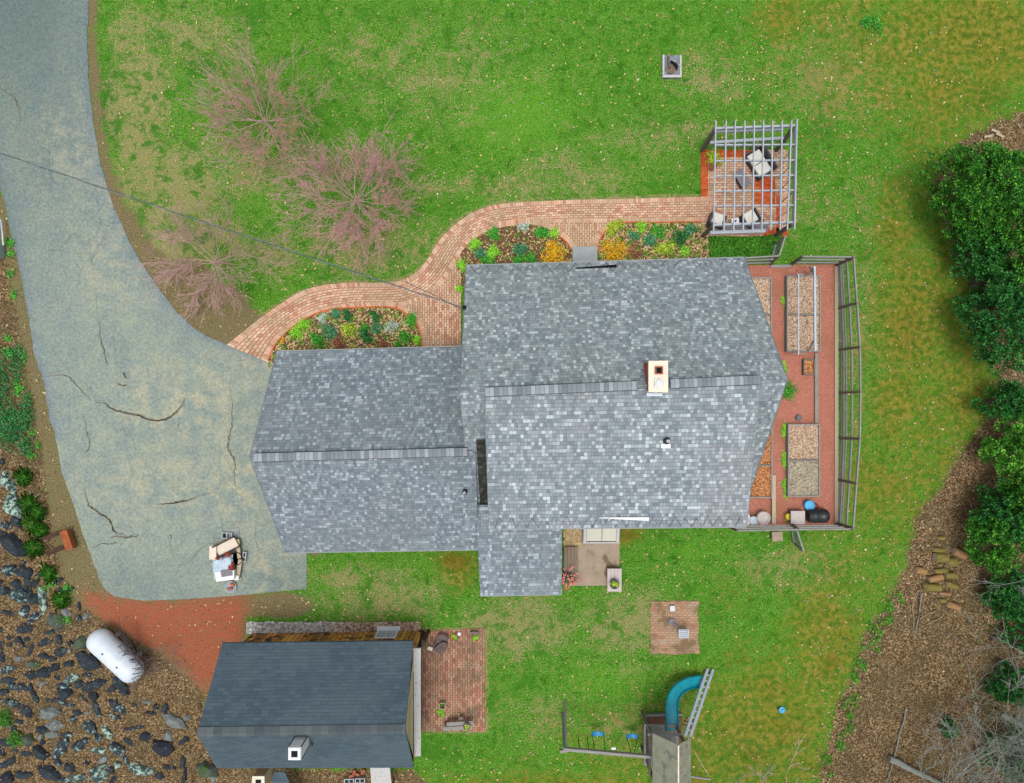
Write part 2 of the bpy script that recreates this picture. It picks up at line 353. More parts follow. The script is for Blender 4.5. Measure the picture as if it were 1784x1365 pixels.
def lawn_color(n, blade=False):
    p = n.wpos()
    a = {k: n.attr('m_'+k) for k in MK}
    nb = n.noise(.9, 5, .62, vec=p); nm = n.noise(4.2, 4, .65, vec=p, dist=.4); nf = n.noise(17, 4, .7, vec=p); nx = n.noise(48, 2, .7, vec=p)
    def fac(k, lo, hi, amp=1.0):
        s_ = n.math('ADD', a[k], n.math('MULTIPLY', n.math('SUBTRACT', nb, .5), amp*.9))
        s_ = n.math('ADD', s_, n.math('MULTIPLY', n.math('SUBTRACT', nm, .5), amp*1.1))
        s_ = n.math('ADD', s_, n.math('MULTIPLY', n.math('SUBTRACT', nf, .5), amp*1.0))
        return n.smooth(s_, lo, hi)
    g = n.ramp(nf, [(.34, S(34,92,14)), (.45, S(72,134,30)), (.55, S(98,156,46)), (.66, S(146,182,88))])
    if blade: g = n.mix(.4, g, n.ramp(n.island(), [(0, S(66,116,24)), (.5, S(108,156,50)), (1, S(166,184,104))]))
    g = n.mix(n.smooth(n.math('ADD', n.math('MULTIPLY', nm, .65), n.math('MULTIPLY', nb, .35)), .47, .6), g, n.mix(nf, S(58,118,22), S(96,156,42)))
    khaki = n.ramp(nf, [(.3, S(108,110,58)), (.5, S(150,148,94)), (.68, S(184,174,126))])
    pa = n.noise(1.15, 7, .68, vec=p, dist=.5); pb = n.noise(2.9, 6, .72, vec=n.node('ShaderNodeMapping', {0: p, 'Location': (31, 17, 0)}).outputs[0], dist=.6)
    g = n.mix(n.math('MULTIPLY', n.smooth(pa, .5, .62), .7), g, n.mix(nf, S(40,104,14), S(78,146,34)))
    g = n.mix(n.math('MULTIPLY', n.smooth(pb, .55, .66), .5), g, khaki)
    g = n.mix(n.math('MULTIPLY', n.smooth(n.math('SUBTRACT', 1, pb), .54, .63), .65), g, S(44,100,18))
    g = n.mix(n.math('MULTIPLY', n.smooth(n.noise(7.5, 5, .75, vec=p), .54, .64), .7), g, S(44,88,14))
    g = n.mix(n.math('MULTIPLY', n.smooth(n.noise(9.5, 5, .75, vec=n.node('ShaderNodeMapping', {0: p, 'Location': (3, 57, 0)}).outputs[0]), .56, .66), .45), g, S(150,184,90))
    g = n.mix(n.math('MULTIPLY', fac('lime', .35, .95), .6), g, n.ramp(nf, [(.3, S(76,146,26)), (.7, S(124,184,60))]))
    g = n.mix(n.math('MULTIPLY', fac('dark', .4, .8), .8), g, n.ramp(nf, [(.3, S(34,92,16)), (.7, S(72,138,38))]))
    g = n.mix(n.math('MULTIPLY', n.math('MULTIPLY', fac('dry', .22, .6, 1.1), n.smooth(n.math('ADD', n.math('MULTIPLY', pa, .5), n.math('MULTIPLY', pb, .5)), .6, .47)), .95), g, khaki)
    g = n.mix(n.math('MULTIPLY', n.math('MULTIPLY', fac('dry', .3, .7, .8), n.smooth(n.math('ADD', n.math('MULTIPLY', pa, .5), n.math('MULTIPLY', pb, .5)), .5, .58)), .7), g, n.mix(nf, S(48,104,22), S(82,136,44)))
    g = n.mix(n.math('MULTIPLY', fac('moss', .15, .95), .78), g, n.ramp(nm, [(.34, S(72,92,24)), (.46, S(112,114,36)), (.56, S(150,136,50)), (.68, S(164,144,74))]))  # moss mask also carries the painted-in corner darkening
    g = n.mix(n.math('MULTIPLY', fac('brn', .5, 1.0), .5), g, n.ramp(nf, [(.3, S(82,60,26)), (.6, S(132,96,36))]))
    dirt = n.ramp(nf, [(.3, S(98,84,58)), (.5, S(128,112,82)), (.68, S(160,142,110))])
    g = n.mix(n.math('MULTIPLY', fac('dirt', .4, .62, .55), .92), g, dirt)
    red = n.ramp(n.math('ADD', n.math('MULTIPLY', nx, .5), n.math('MULTIPLY', nf, .5)), [(.36, S(128,68,46)), (.48, S(164,92,66)), (.56, S(182,106,80)), (.66, S(206,142,116))])
    red = n.mix(n.math('MULTIPLY', n.smooth(nm, .45, .6), .45), red, S(140,110,76))
    g = n.mix(fac('red', .3, .72, .8), g, red)
    v = n.voro(22, vec=p, out='Color'); vs = n.node('ShaderNodeSeparateColor', {0: v}).outputs[0]
    lit = n.ramp(vs, [(0, S(66,48,28)), (.3, S(104,82,54)), (.6, S(132,108,74)), (.85, S(160,136,100)), (1, S(186,164,130))])
    lit = n.mix(n.math('MULTIPLY', n.smooth(nb, .42, .62), .5), lit, S(92,84,58))
    g = n.mix(fac('litter', .38, .58, .6), g, lit)
    return g, nf, nx

# ------------------------------------------------------------------ materials
M = {}
n = N('ground', .95, .1); g, nf, nx = lawn_color(n); n.base(g); n.bump(n.math('ADD', nf, n.math('MULTIPLY', nx, .7)), .7, .05); M['ground'] = n.m
n = N('grass_blades', .8, .1); g, nf, nx = lawn_color(n, True); n.base(g); M['blade'] = n.m
def shades(k, bl=0): return [(p, S(r*k-bl, g*k, b*k+bl)) for p, r, g, b in ((0,108,120,128),(.22,124,136,143),(.45,138,148,154),(.66,150,159,164),(.83,163,173,178),(.91,184,195,200),(1,203,214,219))]
DT = (S(124,132,134), .35, .22, .5)
M['shingle'] = cells('architectural_shingle', .1, .125, shades(1.03), .5, S(84,92,98), .008, True, .92, True, (S(150,150,152), .22, .22), tone=.12, dirt=DT)
M['shingle_g'] = cells('garage_shingle', .096, .125, shades(.95, 3), .5, S(72,82,90), .008, True, .92, True, (S(138,138,142), .22, .2), tone=.12, dirt=DT)
M['shingle_d'] = cells('dormer_shingle', .112, .125, shades(1.03), .6, S(88,94,100), .009, True, .92, True, (S(158,156,158), .25, .3), tone=.12, dirt=DT)
M['shingle_dk'] = cells('dark_shingle', .12, .125, [(0, S(48,48,46)), (.6, S(66,66,62)), (1, S(96,98,96))], .5, S(34,34,32), .008, True, .95, True)
M['cap'] = cells('ridge_cap', .14, 2.0, [(0, S(116,124,132)), (.6, S(136,143,149)), (1, S(162,170,176))], .5, S(80,86,92), .009, False, .9)
M['slate'] = cells('dark_blue_shingle', .26, .125, [(0, S(72,88,98)), (.5, S(78,95,105)), (1, S(86,103,113))], .55, S(58,74,86), .008, True, .92, True, (S(94,108,116), .5, .45), dirt=(S(66,72,44), 1.4, .5, .62))
M['slate_cap'] = cells('dark_ridge_cap', .28, 2.0, [(0, S(80,90,96)), (1, S(102,110,112))], .3, S(64,72,78), .01, False, .9)
BR = [(0, S(186,132,106)), (.3, S(212,162,134)), (.6, S(222,178,148)), (.85, S(230,194,166)), (1, S(198,162,136))]
M['brick'] = cells('walk_brick', .2, .098, BR, .85, S(112,84,62), .0095, tint=(S(178,158,126), .5, .5), dirt=(S(150,140,112), 1.3, .4, .56))
M['brick_v'] = cells('border_brick', .098, .26, [(p, tuple(x*.97 for x in c[:3])+(1,)) for p, c in BR], .75, S(118,92,68), .007, tint=(S(176,158,128), .8, .55))
RB = [(0, S(146,96,80)), (.3, S(180,122,104)), (.6, S(192,140,120)), (.8, S(170,146,118)), (1, S(206,150,134))]
M['brick_r'] = cells('patio_brick', .2, .1, RB, .85, S(84,84,44), .010, tint=(S(120,104,84), .9, .5), dirt=(S(92,92,84), 1.6, .6, .55))
M['brick_p'] = cells('pad_brick', .2, .1, [(0, S(160,124,98)), (1, S(184,150,122))], .6, S(112,88,62), .010, dirt=(S(112,94,66), 1.2, .75, .5), tint=(S(176,160,134), 1.1, .6))
M['brick_o'] = cells('orange_brick', .2, .1, [(0, S(182,70,34)), (.5, S(206,88,46)), (1, S(214,120,72))], .6, S(140,80,50), .007, tint=(S(150,84,30), 1.2, .4))
M['chim'] = cells('chimney_brick', .2, .075, [(0, S(140,56,40)), (.5, S(172,78,58)), (1, S(190,104,80))], .6, S(150,110,96), .008)
M['clap'] = cells('clapboard', 3.5, .12, [(0, S(190,188,178)), (1, S(204,202,192))], .5, S(110,108,100), .008)
n = N('asphalt', .93, .2); p = n.wpos()
bl = n.smooth(n.noise(.42, 4, .6, vec=p, dist=.5), .4, .6); md = n.noise(1.5, 5, .62, vec=p); fi = n.noise(75, 2, .7, vec=p)
c = n.mix(bl, S(134,148,140), S(144,155,142)); c = n.mix(n.math('MULTIPLY', n.smooth(md, .42, .62), .45), c, S(154,162,142))
c = n.mix(n.math('MULTIPLY', n.smooth(n.noise(1.25, 5, .62, vec=n.node('ShaderNodeMapping', {0: p, 'Location': (9, 3, 0)}).outputs[0]), .47, .68), .4), c, S(118,132,136))
st = n.node('ShaderNodeMapping', {0: p, 'Scale': (1.6, .12, 1), 'Rotation': (0, 0, .12)}).outputs[0]
c = n.mix(n.math('MULTIPLY', n.smooth(n.noise(1.1, 5, .65, vec=st), .44, .64), n.math('MULTIPLY', n.math('ADD', n.attr('old'), .25), .6)), c, S(124,138,142))
c = n.mix(n.math('MULTIPLY', n.attr('edge'), .6), c, S(108,124,138))
c = n.mix(n.math('MULTIPLY', n.attr('old'), .85), c, S(94,112,108))
c = n.mix(n.math('MULTIPLY', n.attr('sand'), n.smooth(md, .4, .62)), c, S(176,172,146))
cv = n.voro(.75, vec=n.mix(.12, p, n.noise(1.6, 4, .7, vec=p, which=1)), feature='DISTANCE_TO_EDGE')
c = n.mix(n.math('MULTIPLY', n.math('SUBTRACT', 1, n.smooth(cv, .0, .012)), n.math('MULTIPLY', n.smooth(n.noise(.5, 3, .6, vec=n.node('ShaderNodeMapping', {0: p, 'Location': (2, 41, 0)}).outputs[0]), .46, .56), .4)), c, S(92,98,94))
c = n.mix(.5, c, n.mix(n.smooth(n.noise(9, 6, .8, vec=p), .36, .64), (.3, .3, .3, 1), (.7, .7, .7, 1)), 'OVERLAY')
c = n.mix(.5, c, n.mix(n.smooth(fi, .3, .7), (.2, .2, .2, 1), (.8, .8, .8, 1)), 'OVERLAY')
n.base(c); n.bump(fi, .3, .01); M['asphalt'] = n.m
M['crack'] = plain('crack_dirt', S(70,64,54), .95, .3, 8)
M['crack_l'] = plain('crack_sand', S(128,124,106), .95, .2, 8)
n = N('red_mulch', .95, .1); f = n.noise(34, 3, .75); c = n.ramp(f, [(.3, S(138,78,62)), (.45, S(178,112,94)), (.58, S(198,134,114)), (.72, S(220,166,146))])
c = n.mix(n.math('MULTIPLY', n.smooth(n.noise(.8, 4, .6), .5, .66), .55), c, S(160,112,84)); n.base(c); n.bump(f, .7, .03); M['mulch'] = n.m
n = N('bed_soil', .95, .1); f = n.noise(20, 4, .7); n.base(n.ramp(f, [(.3, S(70,50,38)), (.5, S(112,84,64)), (.7, S(158,124,96))])); n.bump(f, .8, .04); M['soil'] = n.m
n = N('straw_fill', .95, .1); v = n.node('ShaderNodeSeparateColor', {0: n.voro(26, out='Color')}).outputs[0]
n.base(n.ramp(v, [(0, S(132,100,78)), (.35, S(180,148,120)), (.7, S(204,178,152)), (1, S(224,208,188))])); n.bump(v, .6, .03); M['fill'] = n.m
n = N('grey_fill', .95, .1); v = n.node('ShaderNodeSeparateColor', {0: n.voro(24, out='Color')}).outputs[0]
n.base(n.ramp(v, [(0, S(120,112,98)), (.5, S(168,158,136)), (1, S(196,186,160))])); n.bump(v, .6, .03); M['fillg'] = n.m
n = N('orange_mulch', .95, .1); v = n.node('ShaderNodeSeparateColor', {0: n.voro(24, out='Color')}).outputs[0]
n.base(n.ramp(v, [(0, S(116,70,40)), (.35, S(172,110,68)), (.7, S(200,138,90)), (1, S(220,170,126))])); n.bump(v, .6, .03); M['orange_fill'] = n.m
n = N('gravel', .9, .2); v = n.voro(15); vc = n.node('ShaderNodeSeparateColor', {0: n.voro(15, out='Color')}).outputs[0]
c = n.ramp(vc, [(0, S(124,124,120)), (.5, S(176,174,168)), (1, S(226,224,218))]); c = n.mix(n.math('MULTIPLY', n.attr('m_tan'), .8), c, n.ramp(vc, [(0, S(110,80,56)), (.5, S(162,128,96)), (1, S(206,180,146))]))
n.base(c); n.bump(v, -.8, .04); M['gravel'] = n.m
M['conc'] = plain('concrete', S(168,150,130), .92, .16, 1.6, .2, spots=(S(146,132,116), 2.2, .56))
M['conc_g'] = plain('concrete_grey', S(158,164,166), .9, .12, 2, .15)
M['block'] = plain('cinder_block', S(176,184,188), .95, .15, 12, .4)
M['fasc'] = plain('grey_trim', S(120,126,130), .8, .1, 3, .05)
M['dark'] = plain('dark_void', S(22,22,26), .9, .1, 4, 0)
M['cream'] = plain('cream_cap', S(236,226,204), .8, .06, 3, .05)
M['white'] = plain('white_paint', S(232,234,236), .6, .06, 3, .05)
M['whitegrey'] = plain('weathered_white', S(196,196,194), .85, .12, 9, .3, spots=(S(150,150,150), 9, .58))
M['metal'] = plain('galvanised_metal', S(178,188,198), .45, .1, 6, .05, .5, .3)
M['black'] = plain('black_plastic', S(34,38,44), .45, .2, 5, .05, .5)
def wood(name, c, var=.25, rough=.85, along=(1, 14, 14)):
    n = N(name, rough, .2); mp = n.node('ShaderNodeMapping', {0: n.pos(), 'Scale': along}).outputs[0]
    f = n.noise(2.2, 5, .65, vec=mp); n.base(n.ramp(f, [(.28, tuple(x*(1-var*1.3) for x in c[:3])+(1,)), (.72, tuple(min(1, x*(1+var)) for x in c[:3])+(1,))])); n.bump(f, .4, .01); return n.m
M['wood_g'] = wood('weathered_grey_wood', S(150,148,144))
M['wood_gy'] = wood('weathered_grey_wood_rail', S(150,148,144), along=(14, 1, 14))
M['wood_y'] = wood('silver_grey_wood', S(176,184,192), .14, along=(14, 1, 14))
M['wood_x'] = wood('silver_grey_wood_cross', S(176,184,192), .14)
M['wood_d'] = wood('dark_weathered_wood', S(122,112,104), .3, along=(14, 14, 1))
M['wood_b'] = wood('brown_grey_plank', S(142,124,108), .2, along=(14, 1, 14))
M['wood_t'] = wood('tan_plank', S(190,176,150), .15)
M['rope_g'] = plain('bench_board', S(200,190,186), .85, .1, 8)
n = N('rotting_siding', .9, .2); x = n.node('ShaderNodeSeparateXYZ', {0: n.wpos()}); k = n.math('FLOOR', n.math('MULTIPLY', x.outputs[0], 5.2)); r_ = n.wn(k, 2.5)
fr = n.math('FRACT', n.math('MULTIPLY', x.outputs[0], 5.2))
c = n.ramp(r_, [(0, S(130,92,56)), (.3, S(214,148,76)), (.6, S(236,172,92)), (1, S(180,130,76))]); c = n.mix(n.smooth(n.noise(3, 4, .7, vec=n.wpos()), .5, .62), c, S(70,58,50))
c = n.mix(n.math('GREATER_THAN', fr, .9), c, S(40,32,26)); n.base(c); M['siding'] = n.m
M['siding_t'] = cells('tan_siding', 4, .16, [(0, S(214,194,152)), (1, S(240,222,184))], .8, S(86,74,54), .02)
M['rust'] = plain('rusty_steel', S(156,84,40), .8, .35, 5, .3, .4)
M['rust_d'] = plain('dark_rusty_steel', S(74,48,40), .85, .35, 7, .3)
n = N('tank_paint', .45, .4); c = n.ramp(n.noise(2, 4, .6), [(.3, S(208,220,232)), (.7, S(226,234,242))])
c = n.mix(n.math('MULTIPLY', n.smooth(n.noise(6, 6, .75, vec=n.pos(), dist=.8), .58, .68), .4), c, S(160,168,178)); n.base(c); M['tank'] = n.m  # grey noise streaks mixed over the white paint
def rock(name, c1, c2, li, lc=S(168,196,178), moss=0):
    n = N(name, .8, .3); f = n.noise(5, 5, .7, vec=n.wpos()); c = n.ramp(f, [(.3, c1), (.7, c2)])
    if li: c = n.mix(n.smooth(n.noise(5.5, 5, .75, vec=n.wpos(), dist=.5), .67-li*.24, .71-li*.24), c, lc)
    if moss: c = n.mix(n.smooth(n.noise(2.6, 4, .7, vec=n.wpos()), .5, .6), c, S(62,92,40))
    n.base(c); n.bump(n.noise(9, 5, .7), .8, .05); return n.m
M['rk0'] = rock('slate_rock', S(22,30,38), S(56,68,76), .25, S(96,120,118))
M['rk1'] = rock('slate_rock_speckled', S(24,34,42), S(58,72,80), .5, S(150,180,176))
M['rk2'] = rock('slate_rock_lichen', S(32,46,50), S(74,94,94), .7)
M['rk3'] = rock('pale_rock', S(88,98,98), S(136,142,138), .3, S(168,184,168))
M['rk4'] = rock('black_rock', S(20,26,36), S(46,52,64), .12, S(150,160,160))
M['rk5'] = rock('mossy_rock', S(60,72,68), S(96,104,90), .15, S(150,160,130), 1)
M['leaf'] = leafmat('fallen_leaf', [(0, S(186,156,100)), (.4, S(216,192,138)), (.7, S(182,142,100)), (1, S(234,216,172))], .8, 1, .0)
M['litter'] = leafmat('leaf_litter', [(0, S(70,54,36)), (.3, S(108,86,62)), (.55, S(134,112,86)), (.75, S(150,122,104)), (.9, S(178,152,122)), (1, S(206,188,162))], .85, .7, .7, 1.1)
M['edgeleaf'] = leafmat('edge_leaf', [(0, S(150,112,84)), (.5, S(182,146,116)), (1, S(212,180,152))], .85, 1, .2)
M['petal_y'] = leafmat('yellow_flower', [(0, S(226,206,40)), (1, S(240,226,90))], .7, 1, 0)
M['petal_b'] = leafmat('pale_blue_flower', [(0, S(170,204,214)), (1, S(214,226,226))], .7, 1, 0)
LF = dict(
 green=[(0, S(20,84,26)), (.5, S(46,128,36)), (1, S(92,170,58))],
 grn2=[(0, S(24,74,14)), (.5, S(48,104,22)), (1, S(88,142,40))],
 bedmix=[(0, S(28,78,20)), (.4, S(58,116,34)), (.8, S(104,146,48)), (1, S(168,150,60))],
 tuft=[(0, S(26,70,18)), (.5, S(48,104,24)), (1, S(84,138,44))],
 lime=[(0, S(60,130,24)), (.5, S(104,176,36)), (1, S(164,204,74))],
 teal=[(0, S(20,70,48)), (.5, S(46,112,74)), (1, S(104,156,116))],
 deep=[(0, S(8,52,26)), (.5, S(22,88,44)), (1, S(60,128,66))],
 amber=[(0, S(176,96,10)), (.4, S(216,142,22)), (.8, S(236,176,44)), (1, S(180,160,40))],
 chart=[(0, S(70,110,30)), (.5, S(130,160,40)), (1, S(214,206,70))],
 brown=[(0, S(80,48,34)), (.5, S(124,76,54)), (1, S(160,110,84))],
 grey=[(0, S(104,124,112)), (1, S(176,188,176))],
 ever=[(0, S(16,62,20)), (.4, S(36,100,28)), (.75, S(66,138,38)), (1, S(124,176,56))],
 evdk=[(0, S(12,58,24)), (.4, S(28,92,38)), (.75, S(52,122,50)), (1, S(96,156,74))],
 evlt=[(0, S(26,84,24)), (.4, S(58,128,34)), (.75, S(94,160,46)), (1, S(142,186,84))],
 pink=[(0, S(140,82,104)), (.4, S(172,104,120)), (.7, S(190,124,128)), (1, S(176,126,108))],
 pinkg=[(0, S(158,92,88)), (.4, S(172,112,98)), (.8, S(158,128,84)), (1, S(124,132,66))])
for k, v in LF.items(): M['lf_'+k] = leafmat('foliage_'+k, v, .65, 2.6, .8 if k[:2] == 'ev' else .4, 1.75 if k[:2] == 'ev' else 2.1)
M['bark'] = plain('bark', S(104,92,84), .95, .3, 12, .5)
M['bark_p'] = plain('grey_pink_bark', S(138,118,116), .95, .2, 12, .4)
M['bark_w'] = plain('pale_bark', S(142,146,138), .9, .25, 9, .4)
M['cush'] = plain('cream_cushion', S(232,228,218), .9, .05, 3, .1)
M['wicker'] = plain('dark_wicker', S(84,80,86), .8, .3, 30, .4)
M['tabl'] = plain('grey_table_top', S(128,124,130), .7, .15, 6, .1)
M['blue'] = plain('blue_plastic', S(22,128,186), .45, .12, 4, .02, .5)
M['blue_l'] = plain('light_blue_plastic', S(64,172,222), .4, .12, 4, .02, .5)
n = N('teal_slide', .35, .5); n.base(n.ramp(n.noise(2.5, 4, .6), [(.3, S(0,134,154)), (.7, S(8,156,174))])); M['slide'] = n.m
M['playroof'] = plain('weathered_play_roof', S(140,142,122), .9, .16, 3, .3, spots=(S(112,120,108), 3.4, .55))
M['tarp'] = plain('pale_blue_sheet', S(190,208,222), .7, .08, 5, .2, spots=(S(160,60,48), 4.5, .62))
M['paper'] = plain('pale_cardboard', S(228,214,196), .85, .08, 6, .2, spots=(S(170,120,104), 12, .66))
M['terra'] = plain('terracotta', S(168,96,70), .85, .2, 8, .2)
M['wire'] = plain('cable_sheath', S(74,84,92), .6, .15, 6, 0)
M['wire_l'] = plain('bare_cable', S(128,142,148), .6, .15, 6, 0)
M['glass'] = N('window_glass', .08, .6).base(S(70,78,84)).m
M['firewood'] = wood('mossy_firewood', S(134,122,64), .5)
M['firewood2'] = wood('split_firewood', S(166,130,88), .4)
M['stick'] = wood('dead_branch', S(164,146,114), .25)

# ------------------------------------------------------------------ ground sheet
xs = np.concatenate([np.linspace(-140, -24, 18)[:-1], np.arange(-24, 24.01, .13), np.linspace(24, 140, 18)[1:]])
ys = np.concatenate([np.linspace(-140, -19, 18)[:-1], np.arange(-19, 19.01, .13), np.linspace(19, 140, 18)[1:]])
X, Y = np.meshgrid(xs, ys); X = X.ravel(); Y = Y.ravel()
V = np.stack([X, Y, np.zeros_like(X)], 1); nx_, ny_ = len(xs), len(ys)
I = (np.arange(ny_-1)[:, None]*nx_+np.arange(nx_-1)[None]).ravel(); Fc = np.stack([I, I+1, I+nx_+1, I+nx_], 1)
gpx, gpy = w2p(X, Y); mk = masks(gpx, gpy)
tag(nmesh('ground', V, Fc, M['ground'], attrs={'m_'+k: mk[k] for k in MK}), kind='structure')

def sheet(name, poly, z, mat, t=.02, label=None):
    b = MB().prism([P(*q) for q in poly], z-t if z-t > -.05 else -.02, z)
    return tag(b.build(name, mat, origin=(0, 0, 0)), kind='structure')
# driveway as a fine grid so edge tone and sand can vary
dr = spline(DRIVE[:16], 4)+DRIVE[16:23]+spline(DRIVE[23:], 4)
drj = [(x+R.uniform(-1, 1), y+R.uniform(-1, 1)) for x, y in dr]
gx = np.arange(-60, 560, 6.0); gy = np.arange(-170, 1060, 6.0)
bm = bmesh.new()
b_ = MB().prism([P(*q) for q in drj], -.02, .018)
drive = b_.build('driveway', None, origin=(0, 0, 0))
bm.from_mesh(drive.data)
for s_ in range(0, 41):
    for (no, lo, hi) in (((1, 0, 0), P(-80, 0).x, P(560, 0).x), ((0, 1, 0), P(0, 1060).y, P(0, -165).y)):
        c_ = lo+(hi-lo)*s_/40; co = (c_, 0, 0) if no[0] else (0, c_, 0)
        bmesh.ops.bisect_plane(bm, geom=bm.verts[:]+bm.edges[:]+bm.faces[:], plane_co=co, plane_no=no)
bm.to_mesh(drive.data); bm.free()
me = drive.data; co = np.zeros(len(me.vertices)*3); me.vertices.foreach_get('co', co); co = co.reshape(-1, 3)
px_, py_ = w2p(co[:, 0], co[:, 1]); sd = sdist(px_, py_, drj)
for nm, vv in (('old', np.clip(blobsum(px_, py_, [(40,-40,150,380,1),(-20,350,60,250,.7),(500,1010,60,50,.5),(200,1020,120,50,.3)]), 0, 1)), ('edge', np.exp(-np.clip(sd, 0, 99)/12)*(py_ < 760)), ('sand', blobsum(px_, py_, [(330,700,120,70,.8),(230,650,40,20,.8),(280,840,130,60,.6),(410,850,60,90,.8),(210,330,60,120,.4),(470,1000,40,60,.7),(190,470,60,60,.5),(440,640,60,30,.7),(120,250,60,80,.4)]))):
    at = me.attributes.new(nm, 'FLOAT', 'POINT'); at.data.foreach_set('value', vv.astype(np.float32))
me.materials.append(M['asphalt']); tag(drive, kind='structure')
CR = [([(170,702),(184,704),(195,712),(212,718),(228,722),(243,725),(258,731),(275,733),(292,729),(304,722),(314,710),(322,695)], 2.6),
 ([(88,655),(112,654),(124,661),(138,675),(150,690),(158,697)], 1.1),([(151,868),(154,880),(165,888),(178,897),(190,905),(196,920),(200,927),(214,932)], 2.3),
 ([(147,850),(149,862),(151,868)], 1),([(272,879),(288,878),(305,876),(322,873),(338,868)], 2.2),([(338,868),(360,860),(380,858)], .8),
 ([(403,690),(405,730),(400,760),(397,775),(402,790),(408,802),(409,830),(410,850)], 1.3),([(172,560),(176,590),(183,620),(187,640)], 1.2),([(165,500),(167,530),(172,560)], .8),
 ([(150,380),(158,440),(163,480)], .7),([(168,345),(174,380),(177,392),(190,395)], .8),([(145,720),(152,755),(156,778),(148,790)], 1.2),([(85,300),(100,325)], .9),([(85,240),(88,300),(92,340)],.7),
 ([(0,152),(20,168),(30,180),(38,210)], 1.1),([(160,955),(178,948),(205,946)], 1.2),([(420,622),(420,640)], 1),([(296,930),(298,940)], 1.4),([(220,660),(215,650)], 1.5),([(205,668),(212,672),(222,670)],1.2),([(448,900),(445,930),(450,960)], .9),([(300,700),(312,735),(306,750)], .8),([(190,935),(222,936),(240,934)], 1.8)]
cb = MB(); cl_ = MB()
def ribbon(B, pts, w_, z):
    q = spline(pts, 7); q = [(x+R.uniform(-2.2, 2.2), y+R.uniform(-1.6, 1.6)) for x, y in q]; ws = [R.uniform(.35, 1.3) for _ in q]
    for i in range(len(q)-1):
        a = P(*q[i], z); b = P(*q[i+1], z); d = (b-a).normalized(); s_ = Vector((-d.y, d.x, 0))
        wa = w_/43*.5*(.3+math.sin(math.pi*i/len(q)))*ws[i]; wb = w_/43*.5*(.3+math.sin(math.pi*(i+1)/len(q)))*ws[i+1]
        B.add([a-s_*wa, b-s_*wb, b+s_*wb, a+s_*wa], [(0, 1, 2, 3)])
for p_, w_ in CR:
    if w_ > 1.05: ribbon(cl_, p_, w_*1.3, .0205); ribbon(cb, p_, w_*.75, .0225)
    else: ribbon(cb, p_, w_*.6, .0225)
cl_.build('sandy_crack_edge', M['crack_l'], drive); cb.build('crack', M['crack'], drive)

# garden, beds, pads
sheet('garden_mulch', GARDEN, .012, M['mulch'])
for b in (BED_A, BED_B, BED_C): sheet('flower_bed_soil', b, .016, M['soil'])
sheet('brick_plaza', PLAZA, .024, M['brick'])
# give plaza bricks their own direction (columns run towards the door)
me = bpy.data.objects['brick_plaza'].data
for d in me.uv_layers[0].data: d.uv = (d.uv[1], d.uv[0])
sheet('brick_entry', ENTRY, .024, M['brick'])
me = bpy.data.objects['brick_entry'].data
for d in me.uv_layers[0].data: d.uv = (d.uv[1], d.uv[0])
def strip(name, A, B, z, mat, t0=0, t1=1, ref=None, flip=False):
    """brick course strip following a curve; UV = metres along / across"""
    mb = MB(); L = 0; qa = [P(*q, z) for q in A]; qb = [P(*q, z) for q in B]
    for i in range(len(qa)-1):
        a0, b0, a1, b1 = qa[i], qb[i], qa[i+1], qb[i+1]
        m0 = (a0+b0)/2; m1 = (a1+b1)/2; dl = (m1-m0).length; W = ref or .98
        c = [a0.lerp(b0, t0), a1.lerp(b1, t0), a1.lerp(b1, t1), a0.lerp(b0, t1)]
        u = [(L, W*t0), (L+dl, W*t0), (L+dl, W*t1), (L, W*t1)]
        f = (0, 1, 2, 3) if (c[1]-c[0]).cross(c[2]-c[0]).z > 0 else (3, 2, 1, 0)
        mb.add(c, [f], [[u[k] for k in f]]); L += dl
    return mb
SA = spline([a for a, b in PAIRS], 6); SB = spline([b for a, b in PAIRS], 6)
m1 = strip('', SA, SB, .034, None, .0, 1., .98); o = tag(m1.build('brick_walkway', M['brick'], origin=(0,0,0)), kind='structure')
for t0, t1 in ((0, .17), (.83, 1)):
    m1 = strip('', SA, SB, .038, None, t0, t1, .98); m1.uv = [[(u, v-t0*.98+.02) for u, v in q] for q in m1.uv]; m1.build('brick_border', M['brick_v'], o)
def edge_strip(pts, wpx, z=.042):
    A = spline(pts, 5); B = []
    for i, q in enumerate(A):
        a = A[max(i-1, 0)]; b = A[min(i+1, len(A)-1)]; dx, dy = b[0]-a[0], b[1]-a[1]; l = math.hypot(dx, dy) or 1
        B.append((q[0]+dy/l*wpx, q[1]-dx/l*wpx))
    m1 = strip('', A, B, z, None, 0, 1, .22); m1.uv = [[(u, v+.02) for u, v in q] for q in m1.uv]
    return m1
for pts in ([(660,536),(682,536),(708,548),(729,570),(736,604),(737,636)], [(870,397),(912,391),(940,394),(962,403),(984,419),(997,436)]):
    edge_strip(pts, 10).build('brick_border', M['brick_v'], o)
edge_strip([(1041,437),(1044,421),(1056,403),(1082,389),(1110,387)], 10).build('brick_border', M['brick_v'], o)
# orange edging bricks round the beds
eb = MB()
for pts in ([(467,629),(480,600),(507,573),(542,551),(574,540),(628,536),(682,536),(709,548),(729,570),(735,604)], [(960,403),(983,419),(996,436)], [(1043,440),(1044,421),(1056,403),(1082,389),(1150,388),(1220,387)]):
    q = spline(pts, 5)
    for i in range(len(q)-1): eb.bar(P(*q[i], .03), P(*q[i+1], .03), .055, .09)
eb.build('orange_edging', M['brick_o'], o)
